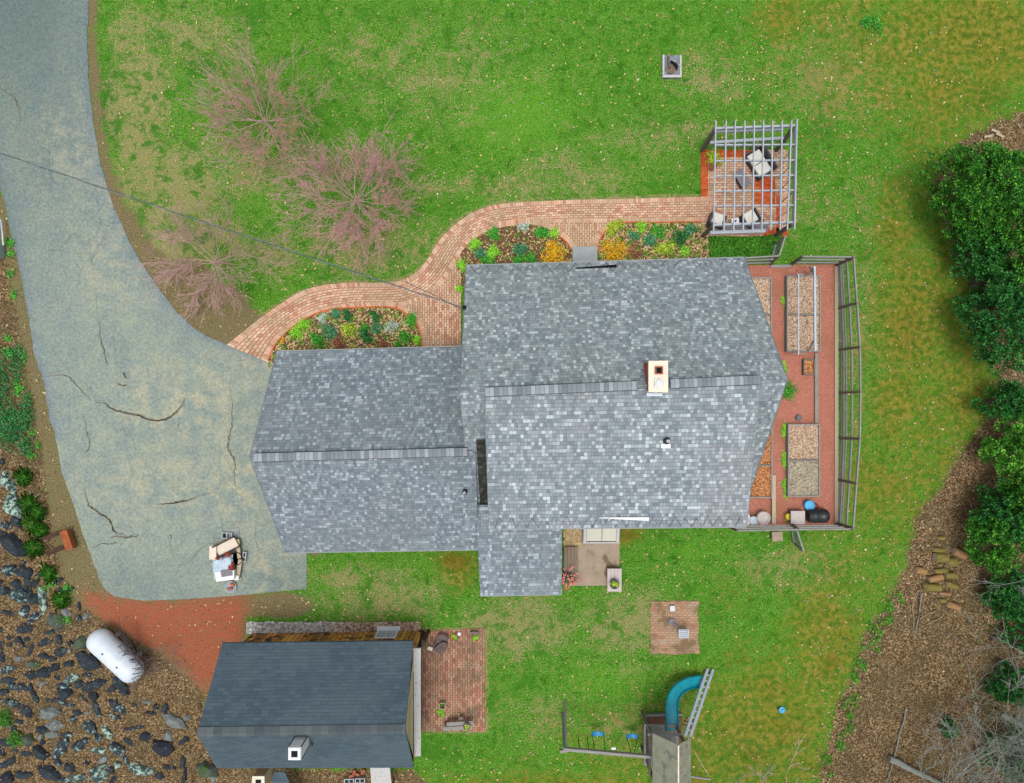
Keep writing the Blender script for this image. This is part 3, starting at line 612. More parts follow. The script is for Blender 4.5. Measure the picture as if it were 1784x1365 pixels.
# entrance slab
tag(MB().box(P(1019, 452, .06), (1.0, 1.0, .12)).build('entrance_slab', M['conc_g']), kind='structure')
def rough(poly, step=5, amp=1.3):
    out = []
    for i in range(len(poly)):
        (x0, y0), (x1, y1) = poly[i], poly[(i+1) % len(poly)]; n_ = max(1, int(math.hypot(x1-x0, y1-y0)/step))
        for k in range(n_): out.append((x0+(x1-x0)*k/n_+R.uniform(-amp, amp), y0+(y1-y0)*k/n_+R.uniform(-amp, amp)))
    return out
b = MB().prism([P(*q) for q in rough(PATIO)], -.02, .03); o = b.build('brick_patio', M['brick_r'], origin=(0,0,0)); tag(o, kind='structure')
for d in o.data.uv_layers[0].data: d.uv = (d.uv[1], d.uv[0])
b = MB().prism([P(*q) for q in rough(PAD, 6, 1.6)], -.02, .05); tag(b.build('brick_pad', M['brick_p'], origin=(0,0,0)), kind='structure')
sheet('concrete_patio', SLABC, .03, M['conc'])
o = sheet('pergola_floor', PERG, .03, M['brick']); 
b = MB()
for (x0, y0, x1, y1) in ((1221,262,1233,343),(1233,262,1330,275),(1314,308,1350,360),(1352,340,1362,413),(1330,398,1372,413)):
    b.prism([P(x0, y0), P(x1, y0), P(x1, y1), P(x0, y1)], .02, .037)
b.build('orange_brick_edge', M['brick_o'], o)
# gravel strip beside the barn
GR = [(430,1085),(560,1083),(640,1083),(732,1083),(735,1103),(640,1104),(530,1104),(432,1106)]
b = MB(); N_ = 40; pts = []
for i in range(N_+1):
    t = i/N_; x = 430+(733-430)*t; pts.append((P(x, 1083+R.uniform(-1.5, 1.5)), P(x, 1104+R.uniform(-1, 1))))
V = np.array([[p.x, p.y, .05+R.uniform(0, .03)] for pr in pts for p in pr]); Fc = np.array([[2*i+1, 2*i+3, 2*i+2, 2*i] for i in range(N_)])
tan = np.repeat(np.clip((np.arange(N_+1)/N_-.4)*4, 0, 1), 2)
tag(nmesh('gravel_strip', V, Fc, M['gravel'], attrs={'m_tan': tan}), kind='structure')

# ------------------------------------------------------------------ scattered small ground cover
HARD = [drj, PATH, PLAZA, ENTRY, GARDEN, PATIO, PAD, SLABC, PERG, FOOT, BED_A, BED_B, BED_C, [(410,1083),(735,1083),(735,1340),(400,1340)]]
def ground_pts(n, x0, y0, x1, y1, keep=None, avoid=HARD):
    px = NR.uniform(x0, x1, n); py = NR.uniform(y0, y1, n); ok = np.ones(n, bool)
    for p in avoid: ok &= ~inpoly(px, py, p)
    px, py = px[ok], py[ok]
    if keep is not None:
        k = keep(px, py) > NR.uniform(0, 1, len(px)); px, py = px[k], py[k]
    return px, py
def to_w(px, py, z): return np.stack([(px-CX)*H/F, -(py-CY)*H/F, np.full(len(px), z) if np.isscalar(z) else z], 1)
px, py = ground_pts(170000, -60, -60, 1850, 1430)
mk = masks(px, py); k = (mk['litter'] < .45) & (mk['red'] < .45) & ((mk['dirt'] < .55) | (NR.uniform(0, 1, len(px)) < .12)); px, py = px[k], py[k]; mk = {a: v[k] for a, v in mk.items()}
n_ = len(px); yaw = NR.uniform(0, 6.283, n_); L = NR.uniform(.04, .12, n_); hh = NR.uniform(.015, .06, n_); wd = NR.uniform(.008, .018, n_)
base = to_w(px, py, .0); d = np.stack([np.cos(yaw), np.sin(yaw), np.zeros(n_)], 1); s_ = np.stack([-np.sin(yaw), np.cos(yaw), np.zeros(n_)], 1)
V = np.stack([base-s_*wd[:, None], base+s_*wd[:, None], base+d*L[:, None]+np.array([0, 0, 1])*hh[:, None]], 1).reshape(-1, 3)
tag(nmesh('lawn_grass', V, np.arange(3*n_).reshape(n_, 3), M['blade'], attrs={'m_'+q: np.repeat(mk[q], 3) for q in MK}), 'short patchy green lawn grass around the house', 'grass', kind='stuff')
# fallen leaves on the lawn (denser near paths, house and pad)
def lk(px, py):
    return .16+.9*blobsum(px, py, [(640,440,220,60,.7),(850,340,150,60,.6),(1300,150,200,110,.5),(1150,1220,90,26,.7),(500,1060,80,30,.9),(1130,960,120,100,.5),(1500,1010,60,80,.6),(1090,1290,200,90,.4),(1000,200,250,200,.22),(750,1340,120,30,.9),(540,1070,150,26,.5),(1420,300,120,160,.3)])
px, py = ground_pts(17000, -40, -40, 1830, 1410, lk)
V, Fc = leaves(to_w(px, py, .045), .05, .13, .5, .6); tag(nmesh('fallen_leaves', V, Fc, M['leaf']), 'pale dry leaves scattered over the lawn', 'leaves', kind='stuff')
# leaf litter in the woods and on the rocky slope
def ll(px, py): m = masks(px, py); return np.clip((m['litter']-.35)*2.2, 0, 1)+.12*(m['dirt'] > .5)
px, py = ground_pts(150000, -60, 300, 1850, 1430, ll, HARD[:2]+HARD[9:10])
V, Fc = leaves(to_w(px, py, NR.uniform(.01, .06, len(px))), .03, .075, .7, .6); tag(nmesh('leaf_litter', V, Fc, M['litter']), 'brown leaf litter covering the rocky slope and wood floor', 'leaf litter', kind='stuff')
px, py = ground_pts(16000, 1400, 180, 1784, 1400, lambda a, b: np.exp(-(np.clip(sdist(a, b, LITR)-12, -40, 400)/26.)**2)*.75, HARD[:1])
V, Fc = leaves(to_w(px, py, NR.uniform(.03, .07, len(px))), .05, .12, .6, .6); tag(nmesh('edge_leaves', V, Fc, M['edgeleaf']), 'pale fresh leaves where the lawn meets the wood floor', 'leaves', kind='stuff')
px, py = ground_pts(15000, -60, 780, 400, 1400, lambda a, b: (masks(a, b)['litter'] > .5)*(.15+.85*(np.sin(a*.11)*np.sin(b*.13+a*.05) > .1)), HARD[:1])
V, Fc = leaves(to_w(px, py, NR.uniform(.04, .2, len(px))), .04, .09, .7, .6); tag(nmesh('rock_leaves', V, Fc, M['litter']), 'brown leaves caught between and on the slate rocks', 'leaf litter', kind='stuff')
# leaves in beds
P_ = []
for poly, cnt in ((BED_A, 1500), (BED_B, 1100), (BED_C, 1700), ([(982,922),(1012,922),(1012,952),(982,952)], 120)):
    xs_ = [q[0] for q in poly]; ys_ = [q[1] for q in poly]; a = NR.uniform(min(xs_), max(xs_), cnt*2); b = NR.uniform(min(ys_), max(ys_), cnt*2); k = inpoly(a, b, poly); P_.append(to_w(a[k], b[k], .045))
V, Fc = leaves(np.concatenate(P_), .05, .14, .5, .6); tag(nmesh('bed_leaves', V, Fc, M['leaf']), 'dry leaves lying between the plants of the flower beds', 'leaves', kind='stuff')
P_ = []
for poly, cnt in ((BED_A, 9000), (BED_B, 8000), (BED_C, 9500)):
    xs_ = [q[0] for q in poly]; ys_ = [q[1] for q in poly]; a = NR.uniform(min(xs_), max(xs_), cnt*2); b = NR.uniform(min(ys_), max(ys_), cnt*2); k = inpoly(a, b, poly) & ((np.sin(a*.21+1)*np.sin(b*.27+a*.06)+NR.normal(0, .3, len(a))) > .3); P_.append(to_w(a[k], b[k], NR.uniform(.04, .14, k.sum())))
P_ = np.concatenate(P_); V, Fc = leaves(P_, .03, .08, 1, .5); BEDG = (V, Fc)
# tiny lawn flowers
px, py = ground_pts(700, 230, 40, 520, 560, lambda a, b: .25+.6*blobsum(a, b, [(420,250,80,80,1),(360,500,60,60,1),(300,60,60,60,.6)]))
V, Fc = leaves(to_w(px, py, .06), .03, .055, .3, .9); tag(nmesh('yellow_flowers', V, Fc, M['petal_y']), 'tiny yellow flowers dotted over the upper left lawn', 'flowers', kind='stuff')
px, py = ground_pts(1500, 780, -10, 1700, 420, lambda a, b: .03+.9*blobsum(a, b, [(900,30,60,60,1),(910,180,50,40,.7),(1610,85,30,30,.8),(1640,90,20,30,.8),(1510,190,12,12,.9),(1500,60,20,20,.5)]))
V, Fc = leaves(to_w(px, py, .06), .03, .06, .3, .9); tag(nmesh('blue_flowers', V, Fc, M['petal_b']), 'tiny pale blue flowers dotted over the upper lawn', 'flowers', kind='stuff')

# ------------------------------------------------------------------ house
house = thing('house', (0, 0, 0), 'large house with mottled grey shingle roofs, brick chimney and attached garage', 'house')
ZE, ZR = 3.0, 7.0
NL = P(812,463,ZE); NRr = P(1297,449,ZE); RL = P(801,685,ZR); RR = P(1372,661,ZR)
SL = Vector((2*RL.x-NL.x+.09, 2*RL.y-NL.y, ZE)); SR = Vector((2*RR.x-NRr.x+.02, 2*RR.y-NRr.y, ZE))
mb = MB().slab(NL, NRr, RR, RL, .16); mb.slab(SR, SL, RL, RR, .16); mb.build('main_roof', M['shingle'], house)
def walls(corners, z0, z1, inset=.3):
    c = sum((Vector(q) for q in corners), Vector())/len(corners); out = []
    for q in corners:
        q = Vector(q); d = Vector((c.x-q.x, c.y-q.y, 0)); out.append(Vector((q.x+math.copysign(inset, d.x), q.y+math.copysign(inset, d.y), 0)))
    return out
def wallbody(B, q, za, zb, rl=None, rr=None):
    """box body from 4 corners NL,NR,SR,SL plus gables up to the ridge"""
    n = len(q)
    for i in range(n):
        a, b = q[i], q[(i+1) % n]; L = (b-a).length
        B.add([(a.x,a.y,za),(b.x,b.y,za),(b.x,b.y,zb),(a.x,a.y,zb)], [(0,1,2,3)], [[(0,za),(L,za),(L,zb),(0,zb)]])
    if rl is not None:
        for (a, b, r) in ((q[0], q[3], rl), (q[1], q[2], rr)):
            L = (b-a).length; m = Vector(((a.x+b.x)/2, r.y, 0))
            B.add([(a.x,a.y,zb),(b.x,b.y,zb),(m.x,m.y,r.z)], [(0,1,2)], [[(0,zb),(L,zb),(L/2,r.z)]])
q = walls([NL, NRr, SR, SL], 0, 3, .32); B = MB(); wallbody(B, q, 0, 2.95, Vector((RL.x, RL.y, 6.7)), Vector((RR.x, RR.y, 6.7)))
B.build('wall', M['clap'], house)
# shed dormer
DL, DR, TL, TR = P(852,922,5.72), P(1301,918,5.72), P(845,689,7.02), P(1325,669,7.02)
MB().slab(DR, DL, TL, TR, .14).build('dormer_roof', M['shingle_d'], house)
B = MB(); i_ = .12
a, b, c_, d_ = Vector((DL.x+i_, DL.y+.3, 5.6)), Vector((DR.x-i_, DR.y+.3, 5.6)), Vector((TR.x-i_, TR.y, 6.85)), Vector((TL.x+i_, TL.y, 6.85))
B.add([(a.x,a.y,2.8),(b.x,b.y,2.8),b,a], [(0,1,2,3)], [[(0,0),(9,0),(9,2.8),(0,2.8)]])
B.add([(a.x,a.y,2.8),a,d_,(d_.x,d_.y,5.5)], [(0,1,2,3)], [[(0,0),(0,2.8),(4,2.8),(4,0)]]); B.add([(b.x,b.y,2.8),b,c_,(c_.x,c_.y,5.5)], [(0,1,2,3)], [[(0,0),(0,2.8),(4,2.8),(4,0)]])
B.build('dormer_wall', M['clap'], house)
def ridge(a, b, w_=.27, h_=.06, mat='cap', side='dark', parent=house):
    d = (b-a).normalized(); s_ = Vector((-d.y, d.x, 0)).normalized()
    o1 = MB().bar(a+Vector((0,0,.02)), b+Vector((0,0,.02)), w_+.03, h_).build('ridge_shadow_slab', M[side], parent)  # slab coloured black and wider than the cap: paints the side shadow line
    m = MB(); L = (b-a).length; n = Vector((0,0,h_/2+.03)); 
    v = [a-s_*w_/2+n, b-s_*w_/2+n, b+Vector((0,0,.035))+n, a+Vector((0,0,.035))+n, a+s_*w_/2+n, b+s_*w_/2+n]
    m.add(v, [(0,1,2,3),(3,2,5,4)], [[(0,.1),(L,.1),(L,.9),(0,.9)],[(0,.9),(L,.9),(L,1.7),(0,1.7)]]); m.build('ridge_cap', M[mat], parent)
zc = .05
ridge(P(845,683.5,ZR+zc), P(1109,672,ZR+zc)); ridge(P(1167,669,ZR+zc), P(1323,662,ZR+zc))
ridge_l = MB(); 
# garage
GZ, GR_ = 2.7, 5.4
gNL, gNR, gRL, gRR, gSL, gSR = P(482,613,GZ), P(835,604,GZ), P(435,797,GR_), P(828,786.5,GR_), P(497,963,GZ), P(834,958,GZ)
mb = MB().slab(gNL, gNR, gRR, gRL, .16); mb.slab(gSR, gSL, gRL, gRR, .16); mb.build('garage_roof', M['shingle_g'], house)
q = walls([gNL, gNR, gSR, gSL], 0, 0, .25); B = MB(); wallbody(B, q, 0, 2.65, Vector((gRL.x, gRL.y, 5.1)), Vector((gRR.x, gRR.y, 5.1))); B.build('garage_wall', M['clap'], house)
ridge(P(443,797.5,GR_+.05), P(815,787.5,GR_+.05))
# entry porch roof
pTL, pTR, pBR, pBL = P(829,880,3.75), P(979,880,3.75), P(978.5,1036,2.6), P(837,1038.5,2.6)
MB().slab(pBL, pBR, pTR, pTL, .15).build('porch_roof', M['shingle_g'], house)
B = MB(); q = [Vector((pBL.x+.2, -4.2, 0)), Vector((pBR.x-.25, -4.2, 0)), Vector((pBR.x-.25, pBR.y+.3, 0)), Vector((pBL.x+.2, pBL.y+.3, 0))]; wallbody(B, q, 0, 2.6); B.build('porch_wall', M['clap'], house)
# eave trim
for a, b in ((NL, NRr), (gNL, Vector((RL.x-.1, gNR.y, GZ))), (gSL, gSR), (pBL, pBR), (DL, DR)):
    s_ = Vector((0, .02 if a.y > 0 else -.02, 0)); MB().bar(a+s_-Vector((0,0,.1)), b+s_-Vector((0,0,.1)), .03, .14).build('fascia', M['conc_g'], house)
for a, b in ((gNL, gRL), (gSL, gRL), (NRr, RR), (SR, RR), (NL, RL), (TR, DR), (TL, DL)): MB().bar(a-Vector((0,0,.05)), b-Vector((0,0,.05)), .03, .09).build('rake_trim', M['fasc'], house)
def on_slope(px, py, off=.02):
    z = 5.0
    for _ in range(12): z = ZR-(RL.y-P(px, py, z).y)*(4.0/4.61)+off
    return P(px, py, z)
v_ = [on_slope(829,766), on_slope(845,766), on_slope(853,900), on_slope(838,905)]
MB().add(v_+[q_-Vector((0,0,.03)) for q_ in v_], [(3,2,1,0),(4,5,6,7),(0,1,5,4),(1,2,6,5),(2,3,7,6),(3,0,4,7)], [[(0,0),(.3,0),(.3,3.6),(0,3.6)]]*6).build('dark_valley', M['shingle_dk'], house)  # thin strip of darker shingle in the gap between garage and dormer
# chimney
cz = 7.55; c = (P(1130,629,cz)+P(1164,684,cz))/2; kx = (H-cz)/F
ch = MB().box((c.x+.01, c.y, 6.4), (.5, .86, 2.1)).build('chimney', M['chim'], house)
MB().box((c.x, c.y, cz-.05), (34*kx, 55*kx, .1)).build('chimney_cap', M['cream'], ch)
f1 = P(1148,645.5,cz+.06); B = MB()
for dx, dy, sx, sy in ((-.1,0,.035,.235),(.1,0,.035,.235),(0,-.1,.17,.035),(0,.1,.17,.035)): B.box((f1.x+dx, f1.y+dy, cz+.02), (sx, sy, .14))
B.build('clay_flue', M['terra'], ch); MB().box((f1.x, f1.y, cz+.012), (.165, .165, .03)).build('flue_opening', M['dark'], ch)
f2 = P(1147.5,668,cz+.1); B = MB().box((f2.x-.02, f2.y, cz+.05), (.19, .26, .09)); B.lathe((f2.x+.02, f2.y-.01, cz+.1), [(.12, 0), (.12, .05), (.09, .08), (.05, .09), (.02, .12)], 18); B.build('metal_flue_cap', M['white'], ch)
MB().box(P(1140,688,7.06), (.48, .09, .05)).build('flashing', M['metal'], ch)
# vents
def vent(px, py, zr, plate, sz):
    a = P(px, py, zr); v = MB().tube([a, a+Vector((0,0,.32))], .045*sz, 12).build('vent_pipe', M['white'], house)
    MB().lathe(a, [(.12*sz, -.03), (.11*sz, .1), (.06*sz, .16)], 14).build('vent_collar', M['black'], v); MB().tube([a+Vector((0,0,.315)), a+Vector((0,0,.325))], .022*sz, 8).build('vent_opening', M['dark'], v)
    if plate: MB().box(a+Vector((-.02, -.17, .0)), (.3, .14, .03)).build('vent_flashing', M['white'], v)
vent(1161,768,6.53,True,1); vent(810,857,4.45,False,.8)
# heat cables zigzagging over the eaves
def zig(B, x0, x1, ytop, ybot, ztop, zbot, per):
    n = int((x1-x0)/per); pts = []
    for i in range(n+1):
        x = x0+per*i+R.uniform(-2, 2); f = (x-x0)/(x1-x0)
        if i % 2: pts.append(P(x, ytop(f)+R.uniform(-2, 2), ztop))
        else: pts.append(P(x, ybot(f), zbot))
    B.tube(pts, .011, 5)
B = MB(); zig(B, 862, 1290, lambda f: 902+R.uniform(-2,1), lambda f: 921-f*4, 5.87, 5.76, 9.5); B.build('heat_cable', M['wire'], house); B = MB(); zig(B, 820, 1290, lambda f: 480-f*12, lambda f: 464-f*13, 3.36, 3.07, 13); B.build('heat_cable', M['wire'], house)
# dark drip edge piece by the front door and pale gutter strip at the back
a, b = P(1003,468,3.22), P(1074,464,3.24); MB().add([a+Vector((0,.0,.02)), b+Vector((0,-.05,.06)), b+Vector((0,.05,.06)), a+Vector((0,.02,.02))], [(0,1,2,3),(3,2,1,0)]).bar(a, b, .05, .04).build('snow_guard', M['dark'], house)
a, b = P(1042,903,5.86), P(1130,904.5,5.86); MB().add([a, b+Vector((0,-.06,.04)), b+Vector((0,.06,.04)), a+Vector((0,.02,0)), a-Vector((0,0,.03)), b+Vector((0,-.06,-.02)), b+Vector((0,.06,-.02))], [(0,1,2,3),(0,1,5,4),(1,2,6,5),(3,2,6,4)]).build('white_metal_strip', M['white'], house)
# ------------------------------------------------------------------ back porch group
tag(MB().prism([P(*q_) for q_ in spline([(1050,968),(1056,966),(1060,975),(1066,982),(1078,990),(1079,1000),(1064,1010),(1056,1006),(1052,998),(1056,984),(1049,974)], 3)], .031, .034).build('dark_patch', plain('dark_concrete', S(124,106,84), .8, .12, 3, .1), origin=(0,0,0)), kind='structure')  # irregular darker patch on the concrete beside the bench
bh = thing('cellar_bulkhead', P(1047,934), 'pale double-leaf cellar bulkhead against the back of the house', 'cellar door')
B = MB(); a, b = P(1015,945), P(1077,945); y1 = -3.95
for x in (a.x, b.x-.12): B.add([(x,a.y,0),(x+.12,a.y,0),(x+.12,y1,0),(x,y1,0),(x,a.y,.25),(x+.12,a.y,.25),(x+.12,y1,.9),(x,y1,.9)], [(3,2,1,0),(4,5,6,7),(0,1,5,4),(1,2,6,5),(2,3,7,6),(3,0,4,7)])
B.box(((a.x+b.x)/2, a.y+.03, .12), (b.x-a.x-.24, .06, .23)); B.build('bulkhead_frame', M['whitegrey'], bh)
mx = (a.x+b.x)/2+.02
for x0, x1 in ((a.x+.13, mx-.012), (mx+.012, b.x-.13)):
    B = MB(); z0, z1 = .27, .9; y0 = a.y+.1
    B.add([(x0,y0,z0),(x1,y0,z0),(x1,y1,z1),(x0,y1,z1),(x0,y0,z0-.03),(x1,y0,z0-.03),(x1,y1,z1-.03),(x0,y1,z1-.03)], [(0,1,2,3),(7,6,5,4),(4,5,1,0),(5,6,2,1),(7,4,0,3)]); B.build('bulkhead_door', M['conc_g'] if 0 else M['cellar'] if 'cellar' in M else M['tcream'] if 'tcream' in M else plain('putty_paint', S(208,206,190), .6, .05, 2, .03), bh)
st = thing('wooden_step', P(992,980), 'low weathered plank step between the porch roof and the concrete patio', 'step')
for i in range(4):
    x = P(981,0).x+.085+i*.145; MB().box((x, (P(0,951).y+P(0,1012).y)/2, .2), (.13, P(0,951).y-P(0,1012).y, .04)).build('plank', M['wood_b'], st)
MB().box(((P(981,0).x+P(1004,0).x)/2, (P(0,951).y+P(0,1012).y)/2, .09), (.5, 1.35, .17)).build('step_frame', M['wood_d'], st)
bn = thing('garden_bench', P(1070,1011), 'pale wooden planked bench carrying a round potted plant at the patio corner', 'bench')
c = P(1070.5,1011,.42); w_, l_ = 25*.0229, 40*.0229
for i in range(4): MB().box((c.x-w_/2+w_*(i+.5)/4, c.y, .42), (w_/4-.008, l_, .03)).build('plank', M['rope_g'], bn)
for sx in (-1, 1):
    for sy in (-1, 1): MB().box((c.x+sx*(w_/2-.05), c.y+sy*(l_/2-.08), .2), (.06, .06, .4)).build('leg', M['wood_g'], bn)
def clump(name, c, r, h, cnt, mat, parent=None, s0=.04, s1=.09, tilt=1.1, sq=1.0, nclump=9):
    cc = NR.normal(0, 1, (nclump, 3)); cc /= np.linalg.norm(cc, axis=1)[:, None]; cc *= NR.uniform(.3, .8, nclump)[:, None]
    idx = NR.randint(0, nclump, cnt); p = cc[idx]+NR.normal(0, .22, (cnt, 3))
    p[:, 2] = np.abs(p[:, 2]); pts = np.array([c.x, c.y, c.z])+p*np.array([r, r*sq, h])
    V, Fc = leaves(pts, s0, s1, tilt, .55); return nmesh(name, V, Fc, mat, parent)
def pot(px, py, r, h, label, cat, potm, leafm, cnt=160, z=0, name='potted_plant', group=None, lh=.25):
    c = P(px, py, z+h*.8); c.z = z; t = thing(name, c, label, cat, group)
    MB().lathe(c, [(r*.75, 0), (r, h), (r*.9, h), (r*.86, h-.05), (0, h-.05)], 20).build('pot', M[potm], t, True)
    clump('leaves', Vector((c.x, c.y, z+h-.05)), r*.95, lh, cnt, M[leafm], t, .04, .09); return t
pot(1070.5, 1018, .19, .26, 'round black pot of small yellow-green plants on the pale bench', 'potted plant', 'wicker', 'lf_chart', 200, .44, lh=.08)
fp = pot(990, 1008, .26, .3, 'pot of pink and peach flowers with dark leaves by the plank step', 'potted flowers', 'wicker', 'lf_teal', 260)
c = Vector(fp['_o']); V, Fc = leaves(np.array([c.x, c.y, .55])+NR.normal(0, 1, (70, 3))*np.array([.22, .24, .05]), .06, .12, .6, .9); nmesh('pink_flowers', V, Fc, leafmat('pink_petal', [(0, S(214,60,110)), (.4, S(236,120,140)), (.7, S(240,170,130)), (1, S(224,100,60))], .7, 1, 0), fp)

# ------------------------------------------------------------------ barn / shed at the lower left
barn = thing('barn', (-7.2, -11.6, 0), 'small barn with plain dark blue-grey shingle roof and white boxed chimney', 'barn')
bz, br = 2.5, 4.6
bNL, bNR, bRL, bRR, bSL, bSR = P(387,1121,bz), P(720,1117,bz), P(343,1278,br), P(706,1273,br), P(378,1339,bz), P(721,1338,bz)
mb = MB().slab(bNL, bNR, bRR, bRL, .1); mb.slab(bSR, bSL, bRL, bRR, .1); mb.build('roof', M['slate'], barn)
q = walls([bNL, bNR, bSR, bSL], 0, 0, .22); 
for v in (q[1], q[2]): v.x += .2
for v in (q[0], q[1]): v.y -= .24
B = MB(); wallbody(B, q, 0, 2.42); B.build('wall', M['siding'], barn)
B = MB(); e = q[1].x+.004
B.add([(e,q[1].y,2.2),(e,q[2].y,2.2),(e,bRR.y,4.45)], [(0,1,2)], [[(0,0),(5,0),(2.5,2.2)]]); B.build('gable_wall', M['siding_t'], barn); e = q[0].x
B = MB().add([(e,q[0].y,2.42),(e,q[3].y,2.42),(e,bRL.y,4.45)], [(0,2,1)], [[(0,0),(5,0),(2.5,2.2)]]); B.build('gable_wall', M['siding_t'], barn)
dd = (bRR-bRL).normalized(); m = MB(); L = (bRR-bRL).length
for sgn in (1, -1):
    sv = Vector((0, sgn*.16, -.13)); vs = [bRL+Vector((0,0,.03)), bRR+Vector((0,0,.03)), bRR+sv+Vector((0,0,.03)), bRL+sv+Vector((0,0,.03))]
    m.add(vs, [(0,1,2,3) if sgn < 0 else (3,2,1,0)], [[(0,.2),(L,.2),(L,1.6),(0,1.6)] if sgn < 0 else [(0,1.6),(L,1.6),(L,.2),(0,.2)]])
m.build('ridge_cap', M['slate_cap'], barn)
# pale pent roof on the east side
MB().slab(P(733,1318,2.2), P(733,1130,2.2), P(718.5,1130,2.28), P(718.5,1318,2.28), .09).build('pent_roof', M['whitegrey'], barn)
for yy in (1135, 1200, 1260, 1312): a = P(732,yy,2.12); MB().bar(a, Vector((q[1].x, a.y, 1.7)), .05).build('roof_bracket', M['wood_d'], barn)
wn = MB(); wy = q[1].y+.03; wz0, wz1 = .15, .98
wx0, wx1 = P(655,0,.6).x, P(692,0,.6).x; yo = wy+.02
for x0, x1, z0, z1 in ((wx0,wx0+.07,wz0,wz1),(wx1-.07,wx1,wz0,wz1),(wx0+.07,wx1-.07,wz0,wz0+.07),(wx0+.07,wx1-.07,wz1-.07,wz1),((wx0+wx1)/2-.015,(wx0+wx1)/2+.015,wz0+.07,wz1-.07)): wn.box(((x0+x1)/2, yo, (z0+z1)/2), (x1-x0, .06, z1-z0))
for z in (wz0+.27, wz0+.5): wn.box(((wx0+wx1)/2, yo-.004, z), (wx1-wx0-.14, .04, .025))
wn.box(((wx0+wx1)/2, yo+.07, wz0-.03), (wx1-wx0+.1, .2, .05))
wf = wn.build('window', M['white'], barn); MB().box(((wx0+wx1)/2, yo-.03, (wz0+wz1)/2), (wx1-wx0-.14, .02, wz1-wz0-.14)).build('pane', M['glass'], wf)
c = P(513,1314,5.1); hw = 11.5*(H-5.1)/F
bc = MB().box((c.x, c.y, 4.05), (hw*1.94, hw*1.94, 2.05)).build('chimney', M['white'], barn)
B = MB()
for dx, dy, sx, sy in ((-.155,0,.09,.4),(.155,0,.09,.4),(0,-.155,.22,.09),(0,.155,.22,.09)): B.box((c.x+dx, c.y+dy, 5.08), (sx, sy, .06))
B.build('chimney_rim', M['white'], bc); MB().box((c.x, c.y, 5.065), (.22, .22, .03)).build('flue_opening', M['dark'], bc)
B = MB()
for sx in (-1, 1):
    for sy in (-1, 1): B.box((c.x+sx*.21, c.y+sy*.21, 4.05), (.03, .03, 2.0))
B.build('corner_trim', M['rust_d'], bc); MB().box((c.x, c.y, 3.95), (.56, .56, .3)).build('flashing', M['black'], bc)
# rotten planks at the barn's corner
rp = thing('rotten_planks', P(730,1112), 'dark brown rotten planks leaning at the corner of barn and brick patio', 'planks')
for i, (x, y, x2, y2, w2) in enumerate(((716,1128,726,1104,.14),(722,1126,738,1100,.2),(738,1116,748,1098,.16),(728,1118,732,1098,.12))): MB().bar(P(x,y,1.1-.2*i), P(x2,y2,.05), w2, .03).build('plank', M['rust' if i == 0 else 'rust_d'], rp)
# white boxed stack below the frame edge
sk = thing('vent_stack', P(478,1330), 'pale wooden boxed vent stack with dark opening below the barn', 'vent stack')
c = P(451,1362,2.0); MB().box((c.x, c.y, 1.0), (.44, .44, 2.0)).build('box', M['wood_t'], sk)
B = MB()
for dx, dy, sx, sy in ((-.17,0,.12,.46),(.17,0,.12,.46),(0,-.17,.22,.12),(0,.17,.22,.12)): B.box((c.x+dx, c.y+dy, 2.03), (sx, sy, .06))
B.build('rim', M['cream'], sk); MB().box((c.x, c.y, 2.02), (.22, .22, .03)).build('opening', M['dark'], sk)
tag(MB().slab(P(462,1400,1.0), P(520,1400,1.0), P(496,1345,1.3), P(478,1345,1.3), .05).build('low_roof_panel', M['slate']), 'dark blue-grey sloping panel right of the pale vent stack', 'roof panel')
tb = thing('work_table', P(660,1345), 'pale speckled work table top behind the barn at the bottom edge', 'table')
MB().prism([P(645,1337,1.0),P(679,1337,1.0),P(684,1385,1.0),P(648,1385,1.0)], .95, 1.0).build('table_top', M['whitegrey'], tb)
for x, y in ((650,1342),(676,1342),(651,1380),(680,1380)): a = P(x,y,.95); MB().bar((a.x,a.y,0), a, .06).build('leg', M['wood_d'], tb)
def cinder(px, py, rz, label, z=0, sx=.4, sy=.2, h=.2, cells2=2, name='cinder_block', grp='concrete blocks'):
    c = P(px, py, z+h); t = thing(name, (c.x, c.y, z), label, 'concrete block', grp); m = Matrix.Translation((c.x, c.y, z+h/2)) @ Matrix.Rotation(rz, 4, 'Z')
    B = MB(); th = .035
    for yy in (-1, 1): B.box(None, (sx, th, h), M=m @ Matrix.Translation((0, yy*(sy/2-th/2), 0)))
    for k in range(cells2+1): xk = -sx/2+th/2+(sx-th)*k/cells2; B.box(None, (th, sy-2*th, h-.002), M=m @ Matrix.Translation((xk, 0, 0)))
    B.build('block_shell', M['block'], t); MB().box(None, (sx-2*th, sy-2*th, .02), M=m @ Matrix.Translation((0, 0, -h/2+.012))).build('hollow', M['dark'], t)
cinder(608,1362,.05,'grey concrete block lying behind the barn, left of the two at the bottom edge'); cinder(627,1361,.02,'grey concrete block lying behind the barn, beside the pale table')
B = MB()
for x, y, a, w_ in ((612,1352,.3,'lowest of four'),(622,1349,-.4,'second lowest of four'),(633,1345,.8,'farthest right of four'),(617,1346,1.2,'standing crosswise')): tag(MB().box(P(x,y,.1), (.2,.1,.08), a).build('loose_brick', M['terra']), 'red brick tossed on the heap behind the barn, '+w_, 'brick', 'loose bricks behind the barn')

